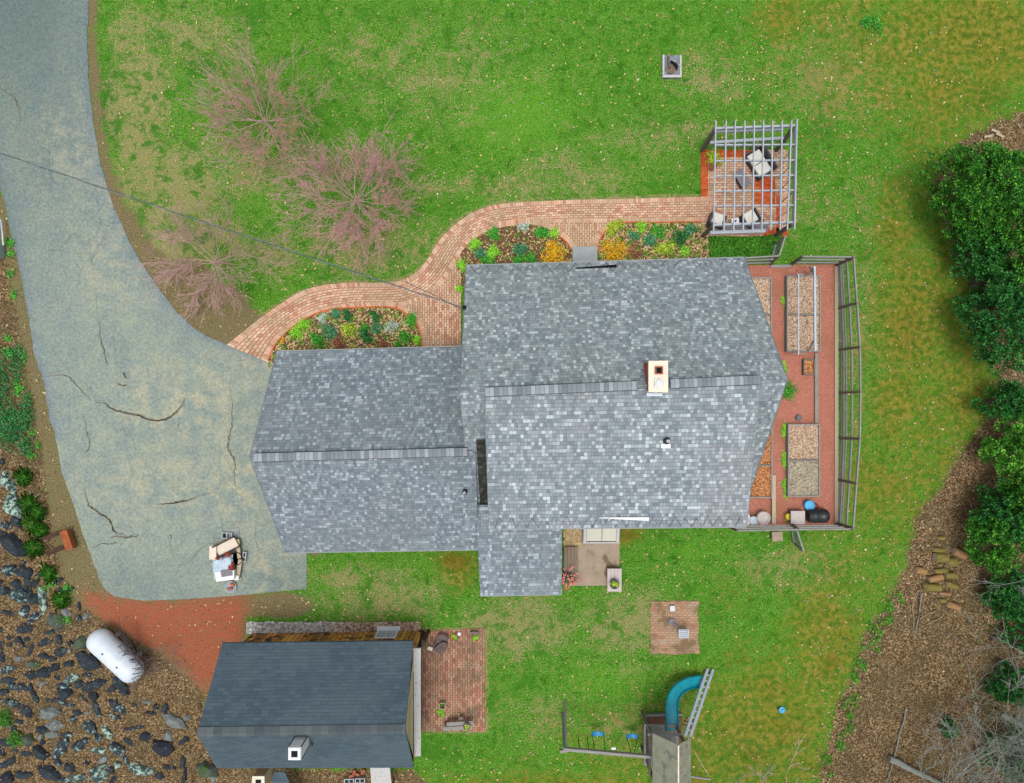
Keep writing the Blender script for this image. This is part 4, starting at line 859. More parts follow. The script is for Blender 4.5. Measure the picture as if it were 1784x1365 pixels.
# ------------------------------------------------------------------ propane tank
tk = thing('propane_tank', P(202,1143), 'big white capsule gas tank lying on the slope, streaked with grey', 'gas tank')
a, b = P(174,1117,.72), P(229,1168,.72); d = (b-a).normalized(); r = .475; pts = []; rd = []
for k in range(7): t = k/6*math.pi/2; pts.append(a-d*(r*.95*math.cos(t))); rd.append(max(.01, r*math.sin(t)))
for k in range(7): t = (6-k)/6*math.pi/2; pts.append(b+d*(r*.95*math.cos(t))); rd.append(max(.01, r*math.sin(t)))
MB().tube(pts, rd, 32).build('tank_body', M['tank'], tk, True)
for t in (.3, .75): c = a.lerp(b, t)+Vector((0,0,r-.02)); MB().lathe(c, [(.03,0),(.03,.05),(.015,.06)], 10).build('fitting', M['dark'], tk)
for t in (.15, .85): c = a.lerp(b, t); MB().box((c.x, c.y, .14), (.15, .7, .3), math.atan2(d.y, d.x)).build('saddle', M['conc_g'], tk)
# fallen thin twig lying over the tank
def twigs(B, base, d, L, r, depth, spread=.55, kids=3, up=0, rr=R, seg=4, curve=.18, tips=None):
    p = Vector(base); d = Vector(d).normalized(); pts = [p.copy()]; 
    for i in range(seg):
        d = (d+Vector((rr.uniform(-1,1), rr.uniform(-1,1), rr.uniform(-1,1)+up))*curve).normalized(); p = p+d*(L/seg); pts.append(p.copy())
    B.tube(pts, [max(.0055, r*(1-.55*i/seg)) for i in range(seg+1)], 5 if r > .012 else 3, False)
    if tips is not None and depth <= 2: tips += [q.copy() for q in pts[1:]]
    if depth > 0:
        for k in range(kids):
            i = rr.randint(1, seg); ax = Vector((rr.uniform(-1,1), rr.uniform(-1,1), rr.uniform(-.5,1))).normalized()
            nd = (d+ax*spread*rr.uniform(.7, 1.6)).normalized(); twigs(B, pts[i], nd, L*rr.uniform(.5, .8), r*.5, depth-1, spread, kids, up, rr, seg, curve, tips)
B = MB(); rr = random.Random(5)
for k in range(22):
    s_ = P(222+k*1.6+rr.uniform(-4,6), 1122+k*2.6, .9); q_ = [s_]; ang = math.radians(165+rr.uniform(-45,45)); L = rr.uniform(.6, 1.5)
    for j in range(6):
        p2 = q_[-1]+Vector((math.cos(ang), math.sin(ang), 0))*L/6; ang += rr.uniform(-.35, .35)
        lat = abs((p2-a).cross(d).length); p2.z = .72+math.sqrt(max(.02, (r+.025)**2-min(lat, r)**2)) ; q_.append(p2)
    B.tube(q_, [.014*(1-.1*j) for j in range(7)], 4)
    for j in (2, 3, 4):
        e = q_[j]+Vector((math.cos(ang+rr.choice((-.8,.8))), math.sin(ang+rr.choice((-.8,.8))), 0))*.3; lat = abs((e-a).cross(d).length); e.z = .72+math.sqrt(max(.02, (r+.025)**2-min(lat, r)**2)); B.tube([q_[j], e], .008, 4)
tag(B.build('fallen_branch', plain('dark_twig', S(70,64,66), .9, .2, 9, .1)), 'thin bare branch lying across the white gas tank', 'branch')
# dead brush beside the tank
B = MB(); rr = random.Random(9)
for k in range(16): 
    s_ = P(250+rr.uniform(-18,50), 1150+rr.uniform(-30,30), .05); twigs(B, s_, (rr.uniform(-1,1), rr.uniform(-1,1), .5), rr.uniform(.4, 1), .008, 2, .6, 3, rr=rr)
tag(B.build('dead_brush', M['bark_p']), 'grey-brown dead brush behind the white gas tank', 'brush')

# ------------------------------------------------------------------ rusty U frame by the driveway
rf = thing('steel_bracket', P(108,945), 'rusty U-shaped steel frame lying between driveway and grass tufts', 'metal frame')
c = P(119,944,.3)
MB().bar(P(113,924,.3), P(124,957,.3), .3, .25).build('rusty_crosspiece', M['rust'], rf); MB().bar(P(108,928,.3), P(76,939,.25), .14, .18).build('upper_arm', M['rust_d'], rf); MB().bar(P(114,953,.3), P(83,965,.25), .16, .18).build('lower_arm', M['rust_d'], rf)

# ------------------------------------------------------------------ junk on the driveway
cinder(395,934,-.06,'grey concrete block with four dark holes standing above the junk pile', sx=.42, sy=.26, cells2=2)
cinder(425,971,1.45,'grey concrete block with two dark holes right of the junk pile', sx=.4, sy=.15)
tag(MB().prism([P(392,923),P(417,920),P(417,935),P(396,939)], .02, .05).build('slate_slab', M['conc_g']), 'flat grey slab behind the uppermost concrete block on the driveway', 'slab')
bx = thing('metal_trough', P(397,953), 'long slanting cream trough with dark edges on top of the junk pile', 'trough')
MB().bar(P(379,962,.3), P(412,944,.35), .42, .04).build('trough_floor', M['paper'], bx)
for dy in (-.22, .22): d_ = Vector((math.sin(.5)*dy*-1, math.cos(.5)*dy, .05)); MB().bar(P(376,962,.33)+d_, P(414,943,.38)+d_, .05, .12).build('trough_side', M['rust_d'], bx)
tag(MB().bar(P(371,975,.38), P(371,952,.38), .28, .05).build('cardboard_panel', M['paper']), 'pale printed cardboard panel at the left end of the junk pile', 'cardboard')
tag(MB().bar(P(417,973,.2), P(414,940,.25), .14, .04).build('tan_board', M['wood_t']), 'tan board along the right side of the junk pile, upper one', 'board', 'tan boards in the junk pile')
tag(MB().bar(P(414,1006,.2), P(419,975,.2), .16, .04).build('tan_board', M['wood_t']), 'tan board along the right side of the junk pile, lower one', 'board', 'tan boards in the junk pile')
tub = thing('round_tub', P(411,975), 'round brown tub half hidden under the pale blue sheet', 'tub')
c = P(411,974,.25); MB().lathe((c.x,c.y,0), [(.22,0),(.27,.28),(.25,.28),(.21,.05),(0,.05)], 24).build('tub_shell', M['rust_d'], tub, True); MB().lathe((c.x,c.y,0), [(.24,.18),(0,.18)], 24).build('muddy_water', plain('muddy_water', S(88,72,48), .3, .1, 3, 0), tub)
# crumpled sheet as a small height field
def cloth(name, quad, z, amp, nu, nv, mat, rs):
    V = []; A, B_, C, D = quad
    for j in range(nv+1):
        for i in range(nu+1):
            u, v = i/nu, j/nv; x = (A[0]*(1-u)+B_[0]*u)*(1-v)+(D[0]*(1-u)+C[0]*u)*v; y = (A[1]*(1-u)+B_[1]*u)*(1-v)+(D[1]*(1-u)+C[1]*u)*v
            e = min(u, 1-u, v, 1-v); zz = z+rs.uniform(-amp, amp)-(.12 if e < .02 else 0); p = P(x+rs.uniform(-1,1), y+rs.uniform(-1,1), zz); V.append(tuple(p))
    F_ = [(j*(nu+1)+i, (j+1)*(nu+1)+i, (j+1)*(nu+1)+i+1, j*(nu+1)+i+1) for j in range(nv) for i in range(nu)]
    m = MB().add(V, F_); return m.build(name, mat)
tag(cloth('plastic_sheet', ((370,975),(405,966),(409,1000),(373,1012)), .42, .03, 9, 10, M['tarp'], random.Random(3)), 'crumpled pale blue plastic sheet with red rags over the junk pile', 'plastic sheet')
tag(MB().prism([P(374,997,.46),P(408,994,.46),P(408,1010,.46),P(377,1014,.46)], .3, .47).build('white_crate', M['white']), 'low white crate at the bottom of the junk pile', 'crate')
tag(MB().prism([P(384,995,.5),P(404,993,.5),P(405,1003,.5),P(386,1006,.5)], .475, .5).build('grey_tray', M['tabl']), 'small grey tray on the white crate of the junk pile', 'tray')
tag(MB().prism([P(407,1004,.3),P(415,1003,.3),P(416,1010,.3),P(409,1012,.3)], .1, .3).build('white_box', M['white']), 'small white box right of the low white crate', 'box')
rr = random.Random(4)
for i, (x, y, s_) in enumerate(((378,974,.16),(402,990,.22),(396,966,.2),(405,984,.14))):
    tag(cloth('red_rag', ((x-s_*22,y-s_*18),(x+s_*24,y-s_*22),(x+s_*20,y+s_*20),(x-s_*24,y+s_*14)), .5, .03, 4, 4, plain('red_rag', S(172,62,44), .9, .3, 6, .2) if i == 0 else bpy.data.materials['red_rag'], rr), ['crumpled red rag at the left corner of the pale blue sheet','largest crumpled red rag low on the pale blue sheet','red rag along the top edge of the pale blue sheet','small red rag at the right edge of the pale blue sheet'][i], 'rag', 'red rags in the junk pile')
bk = thing('round_pan', P(402,1023), 'round blue-grey pan holding two bricks just below the junk pile', 'pan')
c = P(402,1023,.1); MB().lathe((c.x,c.y,0), [(.2,.02),(.24,.12),(.22,.12),(.19,.05),(0,.05)], 28).build('pan', M['metal'], bk, True)
tag(MB().box(P(404.5,1019,.15), (.18,.09,.07), -.3).build('brick', M['brick_o']), 'pale orange brick in the round pan, upper of two', 'brick', 'bricks in the pan'); tag(MB().box(P(400.5,1026,.15), (.19,.09,.07), 0).build('brick', M['terra']), 'dark red brick in the round pan, lower of two', 'brick', 'bricks in the pan')

# ------------------------------------------------------------------ pergola
pg = thing('pergola', P(1297,338), 'silver-grey wooden pergola lattice over a brick sitting area', 'pergola')
z1, z2 = 2.5, 2.62
XT = [1247,1265,1281,1297.5,1314,1330,1346,1362.5,1379,1388.5]; XB = [1243,1261,1278,1294.5,1311,1327,1342.5,1359,1371.5,1384]
for i, (xt, xb) in enumerate(zip(XT, XB)): MB().bar(P(xt, 211 if i < 9 else 208, z2), P(xb, 404-i*.4, z2), .042, .07).build('rafter', M['wood_y'], pg)
for (ya, yb, xe) in ((253.5,252.5,1388),(281,279.5,1387),(307.5,306,1386),(334,332,1386),(359.5,358,1384)): MB().bar(P(1245,ya,z1+.0), P(xe,yb,z1+.0), .05, .09).build('cross_slat', M['wood_x'], pg)
for a, b in (((1245,225),(1387,220)),((1243,393),(1383,388))): MB().bar(P(*a, z1-.1), P(*b, z1-.1), .07, .18).build('beam', M['wood_x'], pg)
MB().bar(P(1237,249,1.4), P(1365,241,1.4), .1, .1).build('rail', M['wood_x'], pg); MB().bar(P(1239,230,2.0), P(1365,226,2.0), .09, .12).build('rail', M['wood_x'], pg)
MB().bar(P(1237,406,1.9), P(1333,403,1.9), .12, .12).build('rail', M['wood_x'], pg); MB().bar(P(1386,222,z1-.1), P(1383,390,z1-.1), .09, .16).build('beam', M['wood_y'], pg)
for base, top in (((1222,263),(1246,226)),((1352,263),(1383,222)),((1224,412),(1243,394)),((1350,412),(1381,390))): MB().bar(P(*base, 0), P(*top, z1-.15), .13, .13).build('post', M['wood_d'], pg)
for a, b in (((1370,268,.4),(1380,240,2.1)),): pass
# trellis lattice on the east and north sides
B = MB()
for k in range(7): t = k/6; B.bar(P(1355,270,0).lerp(P(1352,405,0), t)+Vector((0,0,.1)), P(1384,226,z1-.2).lerp(P(1381,388,z1-.2), t), .025)
for h_ in (.3, .95): B.bar(P(1353,268,0)+Vector((0,0,h_*2)), P(1350,408,0)+Vector((0,0,h_*2)), .06)
B.build('side_trellis', M['wood_g'], pg)
B = MB()
for k in range(14): t = k/13; a = P(1226,263,0).lerp(P(1350,262,0), t); B.bar(a+Vector((0,0,.2)), a+Vector((0,.04,1.35)), .05, .02)
B.build('back_slats', M['wood_g'], pg)
def seat(name, px, py, rz, w_, d_, label, two=False, nobk=False):
    c = P(px, py, .45); t = thing(name, (c.x, c.y, 0), label, 'chair' if not two else 'sofa', 'wicker seats under the pergola'); m = Matrix.Translation((c.x, c.y, 0)) @ Matrix.Rotation(rz, 4, 'Z')
    MB().box(None, (w_+.06, d_+.04, .3), M=m @ Matrix.Translation((0, 0, .2))).build('seat_frame', M['wicker'], t)
    MB().box(None, (w_+.1, .07, .7), M=m @ Matrix.Translation((0, d_/2+.08, .42))).build('backrest', M['wicker'], t)
    for sx in (-1, 1): MB().box(None, (.05, d_+.04, .5), M=m @ Matrix.Translation((sx*(w_/2+.05), 0, .32))).build('armrest', M['wicker'], t)
    for k in range(2 if two else 1):
        ww = w_/2 if two else w_; ox = (-.25+.5*k)*w_ if two else 0
        B = MB().box(None, (ww-.02, d_, .14), M=m @ Matrix.Translation((ox, -.03, .43))); o_ = B.build('cushion', M['cush'], t)
        bv = o_.modifiers.new('b', 'BEVEL'); bv.width = .03; bv.segments = 2
    return t
seat('wicker_sofa', 1324, 284, math.radians(-58), 1.0, .56, 'dark wicker two-seat sofa with cream cushions turned towards the grey table', True)
seat('wicker_armchair', 1250, 383, math.radians(160), .46, .44, 'cream-cushioned armchair at the left front corner of the pergola'); seat('wicker_armchair', 1308, 380, math.radians(-150), .5, .5, 'cream-cushioned armchair right of the small white side table')
t = thing('coffee_table', P(1294,310), 'low grey rectangular coffee table on the bricks under the pergola', 'table'); m = Matrix.Translation(P(1294,311,.35)) @ Matrix.Rotation(math.radians(-60), 4, 'Z')
MB().box(None, (.72,.42,.04), M=m).build('table_top', M['tabl'], t); MB().box(None, (.62,.34,.3), M=m @ Matrix.Translation((0,0,-.18))).build('table_base', M['wicker'], t)
t = thing('side_table', P(1281,386), 'small white side table between the two armchairs', 'table'); c = P(1281,386,.45); MB().box(c, (.3,.26,.03), .1).build('table_top', M['white'], t); MB().tube([(c.x,c.y,0), (c.x,c.y,.44)], .04, 10).build('pedestal', M['wicker'], t); MB().lathe(c+Vector((0,0,.015)), [(.03,0),(.035,.06),(0,.06)], 10).build('ashtray', M['dark'], t)
t = thing('low_bench', P(1285,398), 'long low grey bench along the open front of the pergola', 'bench'); 
for k in range(3): MB().bar(P(1245,396+k*4,.4), P(1338,394+k*4,.4), .07, .03).build('plank', M['tabl'], t)
for x in (1250, 1332): MB().box(P(x,399,.2), (.06,.2,.38)).build('leg', M['wood_d'], t)
pot(1242,290,.16,.25,'dark round pot below the leafy plant in the pergola corner','pot','terra','lf_brown',60,lh=.05)
def plant(px, py, rpx, kind, label, h=.35, cnt=None, name='garden_plant', cat='plant', group=None, s0=.035, s1=.085, sq=1, nclump=10):
    c = P(px, py, h*.6); c.z = 0.02; r = rpx*(1.22 if rpx < 18 else 1.05)/43; cnt = cnt or int(240+rpx*rpx*3.2)
    t = thing(name, c, label, cat, group); clump('foliage', c, r, h, cnt, M['lf_'+kind], t, s0, s1, 1.1, sq, nclump)
    B = MB(); 
    for k in range(5): a = k*1.256; B.tube([c, c+Vector((math.cos(a)*r*.5, math.sin(a)*r*.5, h*.7))], [.012, .004], 4)
    B.build('stem', M['bark'], t); return t
plant(1245,272,15,'chart','leafy yellow-green plant in the upper left corner under the pergola', .5)
# ------------------------------------------------------------------ flower bed plants
GP = 'plants in the front flower beds'
for a in [(605,551,9,'deep','round dark green bush near the brick edge, left of two in the lower bed',.35),(653,551,9,'deep','round dark green bush near the brick edge, right of two in the lower bed',.35),
 (528,567,11,'lime','spreading bright lime plant at the upper left of the lower bed',.2),(515,580,11,'lime','spreading lime plant at the left end of the lower bed',.2),(551,593,13,'green','dense bright green clump at the lower left of the garage bed',.4),
 (573,577,13,'teal','dark blue-green spiky plant left of centre in the lower bed',.4),(607,577,13,'chart','light spiky plant with pale flowers in the centre of the lower bed',.4),(634,584,11,'deep','upright dark green bush against the garage eave',.6),(635,572,7,'green','green tuft above the upright bush by the garage eave',.4),
 (655,571,9,'teal','small blue-green plant right of the upright dark bush',.3),(682,571,10,'grey','grey-green plant right of centre in the lower bed',.3),(704,587,12,'green','round fresh green bush near the right end of the lower bed',.45),(727,592,8,'lime','lime plant against the right brick curve of the lower bed',.3),
 (715,560,13,'green','low green leaves under the curved brick edge',.15),(692,601,5,'green','tiny green plant at the garage eave',.2),(585,547,9,'teal','low blue-green mat by the top edge of the lower bed',.15),(668,601,9,'brown','reddish-brown plant by the garage eave, right one',.3),(590,597,12,'brown','reddish-brown plant by the garage eave, left one',.3),
 (562,553,9,'grey','pale grey-green mat at the top left of the lower bed',.12),(805,462,10,'lime','lime plant at the left tip of the upper bed',.3),(827,425,11,'lime','lime plant by the brick curve of the upper left bed',.25),(837,441,10,'teal','spiky dark teal plant in the left part of the upper left bed',.4),
 (860,408,12,'green','low green plant along the top of the upper left bed',.2),(861,441,12,'lime','yellow-green plant at the house eave in the upper left bed',.25),(907,431,13,'teal','rounded teal-green bush in the middle of the upper left bed',.5),(905,455,11,'green','green plant peeping out at the eave below the teal bush',.25),
 (910,396,9,'grey','silvery plant at the top brick edge of the upper left bed',.25),(943,406,12,'green','dark green low plant under the top brick edge, left of the two',.2),(966,406,9,'lime','bright green low plant under the top brick edge, right of the two',.2),(927,449,11,'green','green plant left of the left orange shrub',.25),
 (1076,397,15,'chart','large yellow and green shrub at the upper left of the right bed',.5),(1117,396,10,'lime','bright green plant along the top of the right bed',.25),(1132,418,11,'teal','rounded teal bush in the middle of the right bed',.4),(1150,402,13,'green','green plant near the top middle of the right bed',.2),
 (1188,414,14,'deep','large dark teal bush towards the right of the right bed',.5),(1207,401,11,'teal','teal bush at the top right end of the right bed',.45),(1195,437,9,'lime','bright green plant below the large dark teal bush',.3),(1105,410,9,'teal','small grey-teal plant left of the rounded bush in the right bed',.2),
 (1160,430,16,'chart','sparse olive twiggy plant at the eave in the right bed',.2),(1105,440,14,'brown','reddish low plant beside the right orange shrub',.2),(850,452,12,'green','low leafy plant at the eave near the left tip of the upper bed',.15),(800,505,6,'lime','small lime plant in the narrow strip beside the house corner',.2)]:
    plant(*a[:5], h=a[5], group=GP)
plant(968,440,25,'amber','orange-yellow flowering shrub left of the entrance slab', .6, 1500, 'flowering_shrub', 'shrub', 'orange shrubs by the entrance', nclump=22)
plant(1070,438,25,'amber','orange-yellow flowering shrub right of the entrance slab', .6, 1500, 'flowering_shrub', 'shrub', 'orange shrubs by the entrance', nclump=22)
plant(490,594,5,'amber','small yellow-flowered plant near the driveway end of the lower bed', .12, 80, group=GP); 
plant(1374,677,19,'green','round green bush at the right corner of the house roof', .7, 900, 'garden_bush', 'bush', nclump=16)
tag(nmesh('bed_greens', BEDG[0], BEDG[1], M['lf_bedmix']), 'low mixed green shoots filling the flower beds', 'ground cover', kind='stuff')
px = NR.uniform(1236, 1362, 5200); py = NR.uniform(410, 449, 5200); k = inpoly(px, py, [(1236,412),(1300,414),(1362,408),(1358,448),(1300,449),(1236,449)]); px, py = px[k], py[k]
V, Fc = leaves(to_w(px, py, NR.uniform(.03, .16, len(px))), .04, .09, .9, .6); tag(nmesh('ground_cover', V, Fc, M['lf_grn2']), 'bright green ground cover between pergola and garden fence', 'ground cover', kind='stuff')
px = NR.uniform(-40, 66, 16000); py = NR.uniform(600, 800, 16000); m_ = blobsum(px, py, [(20,740,34,40,1.2),(48,720,14,40,1),(30,630,18,40,.8),(46,775,16,20,1),(-10,680,40,80,.9)]); k = m_ > NR.uniform(.25, 1, len(px)); px, py = px[k], py[k]
V, Fc = leaves(to_w(px, py, NR.uniform(.04, .2, len(px))), .04, .09, .9, .6); tag(nmesh('dark_ground_cover', V, Fc, M['lf_deep']), 'dark green ivy-like ground cover left of the driveway', 'ground cover', kind='stuff')
def strewn(name, cnt, L, mat, lab, z=.12, s=(.04, .1)):
    px = []; py = []
    for cx, cy, rx, ry, c in L:
        for q in range(4): ox, oy = NR.normal(cx, rx*.7), NR.normal(cy, ry*.7); m_ = int(cnt*c/3); px.append(NR.normal(ox, min(rx, 9)*.32+1.2, m_)); py.append(NR.normal(oy, min(ry, 9)*.32+1.2, m_))
    px = np.concatenate(px); py = np.concatenate(py); V, Fc = leaves(to_w(px, py, NR.uniform(.03, z, len(px))), s[0], s[1], .9, .5); tag(nmesh(name, V, Fc, mat), lab, 'ground cover', kind='stuff')
strewn('weeds', 150, [(1550,1060,8,12,1),(1540,1085,14,8,1),(1510,1120,10,14,1),(1500,1150,10,14,1.2),(1490,1180,10,16,1),(1480,1220,12,14,1),(1470,1250,10,14,1),(1465,1290,12,14,1),(1448,1325,10,12,1),(1565,1040,5,8,.6),(1525,1105,9,12,1)], M['lf_grn2'], 'bright green weeds along the edge of the lawn and wood floor')
strewn('herb_row', 300, [(1367,755,3,10,1),(1366,800,3,14,1),(1367,845,3,14,1),(1367,640,4,8,.6),(1366,540,3,10,.5),(1345,900,4,3,.2),(1375,905,5,4,.4)], M['lf_lime'], 'row of small green sprouts along the left side of the raised beds', .1, (.03, .08))
strewn('edge_greens', 260, [(20,560,10,60,1),(15,470,8,40,1),(35,660,8,40,.8),(60,790,10,20,.6),(115,1045,14,20,.8),(100,1010,14,20,.5)], M['lf_green'], 'sparse green leaves on the verge left of the driveway')
# grass tufts by the rocks
def tuft(px, py, r, label):
    c = P(px, py, .1); c.z = 0; n_ = 260; rs = NR; yaw = rs.uniform(0, 6.283, n_); rad = np.abs(rs.normal(0, .4, n_))*r/43; L = rs.uniform(.1, .3, n_)
    b0 = np.stack([c.x+np.cos(yaw)*rad, c.y+np.sin(yaw)*rad, np.zeros(n_)], 1); y2 = yaw+rs.normal(0, .5, n_); d = np.stack([np.cos(y2), np.sin(y2), np.zeros(n_)], 1); s_ = np.stack([-np.sin(y2), np.cos(y2), np.zeros(n_)], 1)*.009
    mid = b0+d*(L*.5)[:, None]+np.array([0,0,1])*(L*.9)[:, None]; tip = b0+d*L[:, None]*1.1+np.array([0,0,1])*(L*.5)[:, None]
    V = np.stack([b0-s_, b0+s_, mid+s_, tip, mid-s_], 1).reshape(-1, 3); o_ = nmesh('grass_tuft', V, np.arange(5*n_).reshape(n_, 5), M['lf_tuft'])
    tag(o_, label, 'grass tuft', 'grass tufts beside the rocks')
for a in ((42,832,13,'bright grass tuft beside the topmost lichened rock'),(52,878,16,'large bright grass tuft right of the speckled rock column'),(68,893,8,'small grass tuft just right of the large one'),(56,912,13,'bright grass tuft between the large tuft and the rusty frame'),(60,955,14,'bright grass tuft left of the arms of the rusty frame'),(85,1000,11,'small grass tuft below the rusty frame'),(107,1045,11,'grass tuft near the corner of the red gravel'),(72,925,7,'tiny grass tuft just above the rusty frame arms')): tuft(*a)
for a in ((8,1255,22,'bright green fern-like shrub at the left photo edge, upper one'),(28,1290,16,'bright green fern-like shrub near the left photo edge, lower one')): plant(a[0], a[1], a[2]*.9, 'tuft', a[3], .3, 800, 'fern', 'fern', 'green ferns on the rocky slope')
plant(1522,42,20,'green','fresh green low bush on the upper right lawn', .25, 700, 'lawn_bush', 'bush')

# ------------------------------------------------------------------ garden fence, gates, raised beds
def fence(label, bases, tops, zt, rails=(.22, .6, .97), post=.085, rail=.055, grp=None, posts=True):
    t = thing('rail_fence', P(*bases[0]), label, 'fence', 'weathered rail fence round the vegetable garden')
    b = [P(*q, 0) for q in bases]; tp = [P(*q, zt) for q in tops]
    for i in range(len(b)): MB().bar(b[i], tp[i], post, post).build('post', M['wood_d'], t)
    for f in rails:
        for i in range(len(b)-1): MB().bar(b[i].lerp(tp[i], f), b[i+1].lerp(tp[i+1], f), rail, .09).build('rail', M['wood_gy'] if abs(b[i].x-b[i+1].x) < 1 else M['wood_g'], t)
    return t, b, tp
ft, fb, ftop = fence('long weathered grey rail fence along the right side of the vegetable garden', [(1457,463),(1460,538),(1462,610),(1462,685),(1462,764),(1460,836),(1457,912)], [(1488,449),(1494,528),(1499,605),(1500,683),(1499,765),(1493,843),(1487,921)], 1.7)
# wire mesh kept as a fine lattice low on the fence
B = MB()
for f in (.12, .35): 
    for i in range(6): B.bar(fb[i].lerp(ftop[i], f), fb[i+1].lerp(ftop[i+1], f), .04, .04)
B.build('lower_wire', M['wood_gy'], ft); MB().prism([P(1453,465),P(1459,465),P(1459,912),P(1453,912)], 0, .09).build('base_board', M['wood_t'], ft)
fence('short rail fence between the house corner and the open garden gate', [(1262,463),(1342,461)], [(1278,451),(1356,446)], 1.5)
fence('short rail fence at the top right of the vegetable garden', [(1379,461),(1456,461)], [(1399,447),(1486,448)], 1.6)
fence('rail fence along the bottom of the vegetable garden', [(1262,915),(1380,914),(1455,914)], [(1285,925),(1390,923),(1484,922)], 1.6)
def gate(label, a0, a1, b0, b1, z):
    t = thing('garden_gate', P(*a0), label, 'gate', 'open gates of the vegetable garden')
    A, B2, C, D = P(*a0,.15), P(*a1,.15), P(*b1,z), P(*b0,z); m = MB()
    for p, q_ in ((A,B2),(B2,C),(C,D),(D,A)): m.bar(p, q_, .06)
    m.build('gate_frame', M['wood_g'], t); m = MB()
    for k in range(1, 8): m.bar(A.lerp(B2, k/8), D.lerp(C, k/8), .012)
    for k in range(1, 6): m.bar(A.lerp(D, k/6), B2.lerp(C, k/6), .012)
    m.build('wire_mesh', M['wire'], t)
gate('open wire-mesh gate swung outwards above the garden', (1343,459), (1351,425), (1357,447), (1368,412), 1.4)
gate('narrow open gate hanging out below the garden fence', (1378,915), (1384,948), (1388,923), (1400,961), 1.4)
tag(MB().prism([P(1342,462),P(1379,462),P(1379,467),P(1342,467)], 0, .06).build('threshold_board', M['wood_g']), 'flat grey board across the open garden gateway', 'board')
def bed(label, x0, y0, x1, y1, mats, div=(), h=.3):
    t = thing('raised_bed', P((x0+x1)/2, (y0+y1)/2), label, 'raised bed', 'raised beds of the vegetable garden')
    a, b = P(x0, y0, h), P(x1, y1, h); th = .05; cx, cy = (a.x+b.x)/2, (a.y+b.y)/2; W, L = b.x-a.x, a.y-b.y
    B = MB().box((a.x+th/2, cy, h/2), (th, L, h)); B.box((b.x-th/2, cy, h/2), (th, L, h)); B.box((cx, a.y-th/2, h/2), (W-2*th, th, h)); B.box((cx, b.y+th/2, h/2), (W-2*th, th, h))
    for d_ in div: yy = P(0, d_, h).y; B.box((cx, yy, h/2), (W-2*th, .04, h-.01))
    B.build('bed_frame', M['wood_t'] if 0 else M['wood_gy'], t); ys_ = [y0]+list(div)+[y1]
    for i in range(len(ys_)-1):
        ya, yb = P(0, ys_[i], h).y, P(0, ys_[i+1], h).y; n1 = 14; n2 = 18; V = []; 
        for j in range(n2+1):
            for k in range(n1+1): V.append((a.x+th*.9+(W-1.8*th)*k/n1, ya-.04+(yb-ya+.08)*j/n2, h-.07+R.uniform(-.02, .03)))
        MB().add(V, [(j*(n1+1)+k, (j+1)*(n1+1)+k, (j+1)*(n1+1)+k+1, j*(n1+1)+k+1) for j in range(n2) for k in range(n1)]).build('bed_fill', M[mats[i]], t)
    return t
b1 = bed('raised bed full of straw under the white pipe frame', 1371,480,1430,613, ['fill','fill'], (548,))
bed('lower right raised bed, half tan straw and half grey', 1373,739,1429,866, ['fill','fillg'], (802,)); bed('straw-filled raised bed half under the upper right roof edge', 1262,483,1345,640, ['fill','fill'], (548,)); bed('orange-mulched raised bed half under the lower right roof edge', 1262,700,1346,868, ['orange_fill','orange_fill'], (811,))
pf = thing('garden_trellis', P(1400,540), 'white pipe frame standing over the upper raised bed', 'frame')
for a, b in (((1391,479,1.1),(1391,617,1.1)),((1419,466,1.4),(1420,612,1.4)),((1381,617,.9),(1405,616,.9)),((1388,478,1.0),(1400,478,1.0)),((1391,479,1.1),(1391,482,.3)),((1391,617,1.1),(1391,612,.3)),((1419,466,1.4),(1410,478,.3)),((1420,590,1.4),(1408,612,.3)),((1410,465,.9),(1419,480,1.4)),((1411,474,.6),(1422,466,1.3))): MB().bar(P(*a), P(*b), .045 if a[0] != 1419 else .075).build('pipe', M['metal'] if a[0] in (1391,1419) else M['wood_g'], pf)
tag(MB().bar(P(1422.5,616,.1), P(1422.5,737,.1), .13, .04).build('long_plank', M['wood_gy']), 'long narrow grey plank joining the two right-hand raised beds', 'plank'); tag(MB().bar(P(1348,828,.15), P(1348,914,.15), .15, .04).build('long_plank', M['wood_t']), 'tan plank lying beside the orange-mulched raised bed', 'plank')
t = thing('square_planter', P(1410,640), 'small square planter with dark rim beside the long grey plank', 'planter'); B = MB(); c = P(1410,640,.2); 
for dx, dy, sx, sy in ((-.21,0,.05,.64),(.21,0,.05,.64),(0,-.3,.37,.05),(0,.3,.37,.05)): B.box((c.x+dx, c.y+dy, .1), (sx, sy, .22))
B.build('planter_frame', M['wood_d'], t); MB().box((c.x, c.y, .08), (.38,.55,.14)).build('soil', M['orange_fill'], t)
tag(MB().lathe(P(1390,728), [(.12,0),(.13,.1),(.09,.16),(0,.17)], 14).build('round_stone', M['rk3']), 'round pale stone above the lower right raised bed', 'stone')
tag(MB().box(P(1354,935,.3), (.42,.38,.06), .05).build('paving_stone', M['conc']), 'square tan stone on the grass below the garden fence', 'stone')
